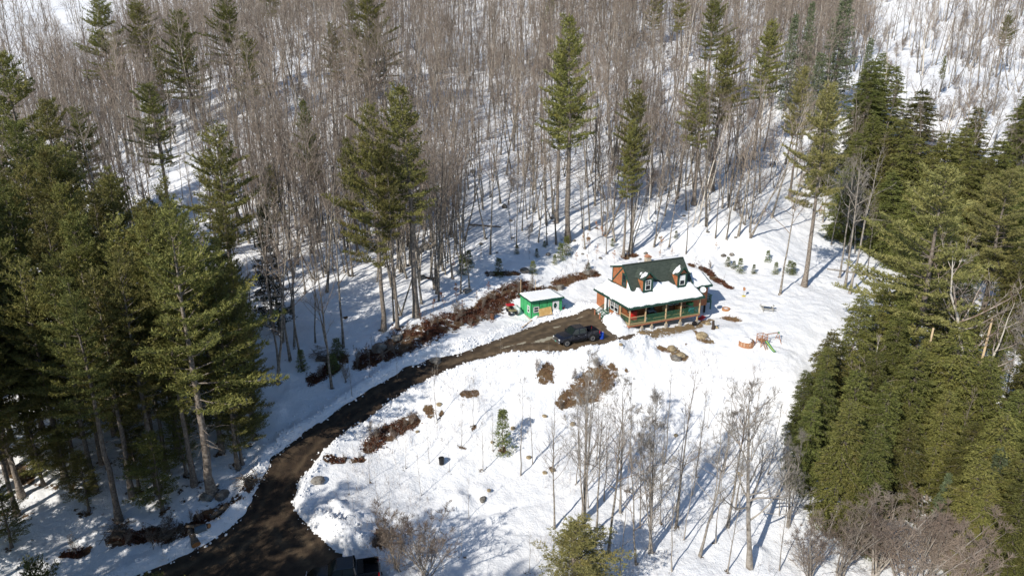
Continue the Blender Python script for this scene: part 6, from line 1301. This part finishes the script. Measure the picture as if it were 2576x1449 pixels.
for px, py, s, lb in ((1782, 812, .42, 'tan slab stone at the left of the dark stump'), (1800, 826, .45, 'tan pointed stone at the right of the dark stump'), (1690, 880, .7, 'tan ledge rock breaking the snow bank under the porch'), (1712, 898, .75, 'yellowish ledge rock low on the bank under the porch'), (1765, 850, .8, 'long tan ledge beside the stump')): rock(px, py, s, lb, None, tan)
LBR = 'small dark stone showing through the snow on the wooded slope'; GR = 'stones scattered on the slope'
for px, py in ((1285, 560), (1340, 575), (1375, 590), (1445, 610), (1500, 575), (1520, 540), (1640, 560), (1660, 600), (1720, 550), (1250, 640), (1290, 600), (1210, 620), (1150, 640), (1110, 660), (1440, 520), (1390, 480), (1560, 500), (1850, 600), (1780, 590), (1610, 655), (1625, 640), (1510, 650), (1465, 640), (1230, 560), (1180, 560), (1120, 590)): rock(px, py, float(rr_.uniform(.22, .4)), LBR, GR)
LBS = 'small tan stone lying on the snow bank below the driveway'; GS = 'stones on the snow bank'
for px, py in ((1238, 1120), (1370, 1194), (1390, 1188), (1230, 1245), (1330, 1155), (1050, 1090), (1105, 1020), (1290, 1080), (1560, 890), (1370, 1050), (1440, 1070), (1700, 1100), (1860, 1195)): rock(px, py, float(rr_.uniform(.2, .36)), LBS, GS, tan)

# ------------------------------------------------------------------ fallen wood
M_logb = mat('fallen_bark', (.10, .075, .055), .9, (4, (.2, .16, .12), .4, .6, 5), .03, 9); M_cut = mat('fresh_cut', (.42, .20, .08), .8)
def log(p0, p1, r_, label, branches=3, m_=M_logb, seed=1):
    a = np.array(spot(*p0)); b = np.array(spot(*p1)); za, zb = gz(a[0], a[1]), gz(b[0], b[1]); o = empty('fallen_log', (a[0], a[1], za), 0, label, 'log'); d = b - a; d[2] = zb - za
    k = MB(); k.tube([(0, 0, r_), (d[0] * .5, d[1] * .5, d[2] * .5 + r_ * 1.05), (d[0], d[1], d[2] + r_)], [r_, r_ * .85, r_ * .6], 8); k.build('trunk', m_, o, smooth=True); rg = np.random.default_rng(seed)
    k = MB()
    for i in range(branches):
        t_ = rg.uniform(.25, .95); q = d * t_ + np.array([0, 0, r_]); e = q + np.array([rg.normal(0, .5), rg.normal(0, .5), rg.uniform(.2, .7)]); k.tube([q, e], [r_ * .3, r_ * .1], 5)
    if branches: k.build('branch', m_, o)
    L_ = np.linalg.norm(d); u = d / L_; k = MB(); k.tube([-u * .02 + np.array([0, 0, r_]), u * .001 + np.array([0, 0, r_])], [r_ * .92, r_ * .92], 10); k.build('cut_end', M_cut, o); return o
log((1375, 765), (1405, 780), .13, 'mossy broken log on the snow between shed and house', 4, seed=2)
log((1180, 662 - 90), (1260, 668 - 90), .15, 'long fallen trunk across the slope above the shed', 3, seed=3); log((950, 905), (1030, 850), .12, 'thin fallen log along the shaded foot of the slope', 3, seed=4)
log((495, 1378), (480, 1345), .38, 'thick sawn log with a fresh orange cut face beside the driveway', 0, seed=5); log((575, 1285), (530, 1310), .25, 'dark log lying by the driveway mouth', 1, seed=6); log((530, 1345), (470, 1330), .22, 'half buried log across the ditch by the driveway', 1, seed=7)
log((1440, 1350), (1420, 1360), .16, 'rotten stub of log beside the young pine', 2, seed=8); log((2195, 800 - 100), (2080, 680), .14, 'pale fallen pole under the wood edge trees', 3, m_=M_grey, seed=9)
# broken pale snags
for px, py, h, lb in ((2288, 1100, 6.5, 'tall broken pale snag among the hemlocks'), (2440, 1030, 5.0, 'splintered orange white snag below the bone white tree'), (2330, 1200, 3.0, 'short stub of a snag in the dark ravine')):
    x, y, z = spot(px, py); o = gthing('snag', x, y, lb, 'dead tree', dz=-.2 + (6 if 'tall' in lb or 'splint' in lb else 2)); o.location.z -= 6 if 'tall' in lb or 'splint' in lb else 2
    k = MB(); hh = h + (7 if 'short' not in lb else 3); k.tube([(0, 0, 0), (.1, .05, hh * .5), (.25, .1, hh)], [.2, .15, .1], 8); k.build('trunk', mat('snag_' + lb.split()[1], (.62, .47, .30), .8), o); k = MB(); [k.tube([(.05, .03, hh * t_), (.05 + .6 * math.cos(t_ * 40), .6 * math.sin(t_ * 40), hh * t_ + .2)], [.03, .01], 4) for t_ in (.3, .4, .5, .6, .7, .8)]; k.build('stub', M_grey, o)
# brush pile and debris by the driveway
def sticks(name, label, px, py, n, R0, H0, seed):
    x, y, z = spot(px, py); rg = np.random.default_rng(seed); k = MB()
    for i in range(n):
        a = rg.uniform(0, 6.28); c = np.array([rg.normal(0, R0 * .4), rg.normal(0, R0 * .4), rg.uniform(.05, H0)]); d = np.array([math.cos(a), math.sin(a), rg.normal(0, .2)]) * rg.uniform(.4, 1.1); k.tube([c - d, c + d * .1 + np.array([0, 0, .05]), c + d], [.025, .02, .008], 4)
    k.box(-R0 * .35, R0 * .35, -R0 * .35, R0 * .35, -.2, .12); o = k.build(name, M_logb); o.location = (x, y, gz(x, y)); return tag(o, label, kind='stuff')
sticks('brush_pile', 'heap of cut branches at the foot of the thick trunked pine', 300, 1345, 70, 1.4, .6, 1); sticks('brush_pile', 'brown brush heap on the ditch edge of the driveway', 420, 1345, 60, 1.5, .5, 2); sticks('brush_pile', 'tangle of dark branches at the shaded bend of the driveway', 630, 1225, 60, 1.2, .5, 3); sticks('brush_pile', 'root and branch heap at the snow pile by the parked truck', 965, 1365, 60, 1.0, .6, 4); sticks('brush_pile', 'dark brush heap in the shade at the top of the driveway bank', 815, 905, 80, 2.2, .9, 5)
x, y, z = spot(508, 1352); o = gthing('metal_drum', x, y, 'blue grey metal drum lying in the ditch beside the sawn log', 'drum', .6, dz=.2); m_ = MB(); m_.lathe([(.02, -.45), (.29, -.45), (.3, -.15), (.31, -.13), (.3, -.1), (.3, .45), (.02, .45)], 18, axis='x'); m_.build('shell', solid('drum_grey', (.12, .16, .19), .5), o, smooth=True); m_ = MB(); m_.lathe([(.305, .43), (.315, .45), (.305, .47)], 18, axis='x'); m_.build('rim', M_metal, o)
x, y, z = spot(1111, 1172); o = gthing('bucket', x, y, 'black bucket standing on the snow below the bank', 'bucket'); m_ = MB(); m_.lathe([(.24, 0), (.28, .7), (.25, .7), (.22, .05)], 16); m_.build('body', M_plast, o); m_ = MB(); m_.lathe([(.29, .66), (.3, .7), (.29, .74), (.25, .74)], 16); m_.build('rim', M_plast, o)

# ------------------------------------------------------------------ young beeches holding tan leaves
def leafy(src, seed, n, sz, col):
    out = []
    for j, (tm, cm, H) in enumerate(src):
        rg = np.random.default_rng(seed + j); a = np.empty(len(cm.vertices) * 3, np.float32); cm.vertices.foreach_get('co', a); a = a.reshape(-1, 3); p = a[rg.integers(len(a), size=n)] + rg.normal(0, .05, (n, 3))
        u = nrm(rg.normal(0, 1, (n, 3))) * sz; v = nrm(np.cross(u, rg.normal(0, 1, (n, 3)))) * sz * .6
        V = np.stack([p - u * .5, p + v * .5, p + u * .5 + np.array([0, 0, -.02]), p - v * .5], 1).reshape(-1, 3); out.append((tm, cm, H, mesh_np('leaves', V, np.arange(n * 4).reshape(-1, 4), [col], attrs={'tint': np.repeat(rg.random(n), 4)})))
    return out
M_beech = foliage_mat('tan_leaves', (.42, .24, .11), (.68, .46, .25), (.5, .28, .13), .15); M_brl = foliage_mat('brown_leaves', (.14, .06, .03), (.27, .13, .07), (.2, .1, .05), .2)
BEE = leafy(SAPL[:4], 300, 420, .17, M_beech); BRN = leafy(SAPL[1:4], 310, 500, .15, M_brl)
def leafy_px(K, px, py, h, label, group):
    x, y, z = spot(px, py); tm, cm, H, lm = K[int(trng.integers(len(K)))]; s = h / H; o = empty('beech_sapling', (x, y, gz(x, y) - .05), float(trng.uniform(0, 6.3)), label, 'sapling', group); o.scale = (s * 1.25, s * 1.25, s); mobj('trunk', tm, o); mobj('crown', cm, o); mobj('leaves', lm, o)
for px, py, h in ((1480, 640, 3.2), (1500, 655, 2.6), (1520, 620, 3.0), (1465, 625, 2.4), (1545, 665, 2.2), (1660, 640, 3.0), (1690, 655, 2.2), (1540, 600, 2.2), (1450, 670, 2.0), (1800, 640, 1.8), (1505, 600, 2.6), (1210, 660, 2.0), (1140, 690, 2.0), (2010, 480, 3.5), (2060, 560, 3), (1920, 560, 2.4), (2000, 420, 3.), (1660, 655, 1.6), (1480, 668, 1.6)):
    leafy_px(BEE, px, py, h, 'low beech sapling still holding tan leaves on the slope behind the house', 'leafy beech saplings')
for px, py, h in ((1150, 770, 3.0), (1120, 790, 2.6), (1090, 800, 2.4), (1165, 800, 2.4), (1200, 770, 2.2), (1060, 815, 2.0), (1230, 745, 2.0), (990, 860, 2.2)):
    leafy_px(BRN, px, py, h, 'young tree with dull brown leaves on the leaf bank left of the shed', 'brown leaved saplings')

# ------------------------------------------------------------------ leaf litter, dry grass, snow clods
lr = np.random.default_rng(77)
def in_patches(n, lo, hi):
    P = []
    for w, tn in PCH:
        if not (lo <= tn <= hi): continue
        for (ax, ay, ar), (bx, by, br_) in zip(w[:-1], w[1:]):
            L_ = math.hypot(bx - ax, by - ay) + ar; m = int(n * L_ * (ar + br_)); t_ = lr.random(m); r_ = ar + (br_ - ar) * t_; P.append(np.stack([ax + (bx - ax) * t_ + lr.normal(0, .62, m) * r_, ay + (by - ay) * t_ + lr.normal(0, .62, m) * r_], 1))
    return np.concatenate(P)
P = in_patches(170, 0, .3); P = P[np.minimum(bare_at(P[:, 0], P[:, 1])[0], .6) + 1.9 * fbm(P[:, 0] * .8, P[:, 1] * .8, 15, 5) > .46]; z = land(P[:, 0], P[:, 1])[0]; n = len(P); c = np.stack([P[:, 0], P[:, 1], z + lr.uniform(.01, .12, n)], 1); sz = lr.uniform(.04, .12, (n, 1)); u = nrm(lr.normal(0, 1, (n, 3)) * np.array([1, 1, .45])) * sz; v = nrm(np.cross(u, lr.normal(0, 1, (n, 3)))) * sz * .6
lo_ = mobj('leaf_litter', mesh_np('leaf_litter', np.stack([c - u, c + v, c + u, c - v], 1).reshape(-1, 3), np.arange(n * 4).reshape(-1, 4), [foliage_mat('dead_leaves', (.055, .026, .014), (.24, .12, .06), (.12, .06, .03))], attrs={'tint': np.repeat(lr.random(n) ** 1.6, 4)})); tag(lo_, 'brown fallen leaves and twigs on the bare banks', kind='stuff')
P = in_patches(110, .3, .92); P = P[np.minimum(bare_at(P[:, 0], P[:, 1])[0], .6) + 1.9 * fbm(P[:, 0] * .8, P[:, 1] * .8, 17, 5) > .42]; z = land(P[:, 0], P[:, 1])[0]; n = len(P); c = np.stack([P[:, 0], P[:, 1], z - .02], 1); d = nrm(lr.normal(0, .6, (n, 3)) + np.array([.2, -.3, .7])) * lr.uniform(.15, .5, (n, 1)); s = nrm(np.cross(d, lr.normal(0, 1, (n, 3)))) * .025
go_ = mobj('dry_grass', mesh_np('dry_grass', np.stack([c - s, c + s, c + d], 1).reshape(-1, 3), np.arange(n * 3).reshape(-1, 3), [foliage_mat('straw', (.13, .075, .035), (.42, .30, .16), (.24, .14, .07))], attrs={'tint': np.repeat(lr.random(n), 3)})); tag(go_, 'flattened dry grass on the thawed patches', kind='stuff')
# weeds standing out of the snow on the bank
N = 5200; wx = lr.uniform(-16, 34, N); wy = lr.uniform(46, 78, N); sdw = road_sd(wx, wy); kp = (sdw > .8) & (vnoise(wx * .22, wy * .22, 5) > .52) & ((wx - HO[0]) * hx[0] + (wy - HO[1]) * hx[1] < 12); kp &= ~((to_house(wx, wy)[1] > -2) & (to_house(wx, wy)[0] > -3)); wx, wy = wx[kp], wy[kp]; wz = land(wx, wy)[0]; n = len(wx)
W = branch_lines(np.stack([wx, wy, wz - .03], 1), nrm(lr.normal(0, .3, (n, 3)) + np.array([0, 0, 1.])), lr.uniform(.3, 1.3, n), 3, lr, .15); tv, tf = tubes(W, np.linspace(.009, .004, 3)[None].repeat(n, 0), 3)
S2, d2 = along(W, lr.uniform(.3, .95, (n, 4))); S2 = S2.reshape(-1, 3); B2 = branch_lines(S2, nrm(d2.reshape(-1, 3) + lr.normal(0, .5, S2.shape)), lr.uniform(.1, .35, len(S2)), 3, lr, .15); bv, bf = tubes(B2, np.linspace(.006, .003, 3)[None].repeat(len(S2), 0), 3)
wo_ = mobj('weeds', mesh_np('weeds', np.concatenate([tv, bv]), np.concatenate([tf, bf + len(tv)]), [M_redtwig])); tag(wo_, 'thin dead weed stalks poking through the snow bank', kind='stuff')
# ploughed snow clods along the driveway
def clod(seed):
    bm = bmesh.new(); bmesh.ops.create_icosphere(bm, subdivisions=2, radius=1); rg = np.random.default_rng(seed)
    for v in bm.verts: v.co *= 1 + rg.normal(0, .16); v.co.z *= .75
    me = bpy.data.meshes.new('clod'); bm.to_mesh(me); bm.free(); me.materials.append(M_roofsnow); return me
N = 60000; cx_ = lr.uniform(ROAD[:, 0].min() - 2, ROAD[:, 0].max() + 2, N); cy_ = lr.uniform(44, ROAD[:, 1].max() + 2, N); s_ = road_sd(cx_, cy_); kp = (s_ > -.25) & (s_ < 2.6) & (lr.random(N) < .55 * np.exp(-np.abs(s_ - .5) / .7) + .05); cx_, cy_ = cx_[kp], cy_[kp]; lxx, lyy = to_house(cx_, cy_); kp = ~((lxx > -.3) & (lyy > -1.5)); cx_, cy_ = cx_[kp], cy_[kp]
lz = land(cx_, cy_); zc = np.where(lz[2] < .1, np.maximum(lz[0], lz[1]), lz[0])
scatter('snow_clods', 'crumbled lumps of ploughed snow along the driveway', [clod(s) for s in range(4)], cx_, cy_, zc + .01, lr.uniform(.03, .17, len(cx_)) * lr.uniform(.5, 1, len(cx_)), lr.integers(0, 4, len(cx_)), 9, .6)

# scruffy brush growing on the thawed banks
P = in_patches(1.1, 0, .45); P = P[lr.random(len(P)) < .5]
scatter('brush', 'scruffy low brush growing on the thawed banks', [joined('brush_src', a, b) for a, b, h in REDB + SAPL[:3]], P[:, 0], P[:, 1], land(P[:, 0], P[:, 1])[0] - .05, lr.uniform(.14, .36, len(P)), lr.integers(0, 6, len(P)), 12, .25)
# melt wells and needle litter round the trunks
bz = GZ.copy(); bb = GB.copy(); bt = GT.copy()
for (tx, ty, tk_) in TREES:
    ev = tk_ in ('pine', 'low', 'hemlock', 'dark'); rad = 2.6 if ev else .75
    i0, i1 = np.searchsorted(gxs, (tx - rad, tx + rad)); j0, j1 = np.searchsorted(gys, (ty - rad, ty + rad))
    if i1 <= i0 or j1 <= j0: continue
    for j in range(j0, j1):
        k = j * nx + np.arange(i0, i1); d = np.hypot(gxs[i0:i1] - tx, gys[j] - ty)
        bz[k] -= (.12 if ev else .06) * np.exp(-(d / .5) ** 2)
        v = (.40 if ev else .46) * np.clip(1 - d / rad, 0, 1) ** .7; bt[k] = np.where(v > bb[k], .18, bt[k]); bb[k] = np.maximum(bb[k], v)
g_me.vertices.foreach_set('co', np.stack([GX.ravel(), GY.ravel(), bz], 1).astype(np.float32).ravel()); g_me.attributes['bare'].data.foreach_set('value', bb.astype(np.float32)); g_me.attributes['tone'].data.foreach_set('value', bt.astype(np.float32)); g_me.update()
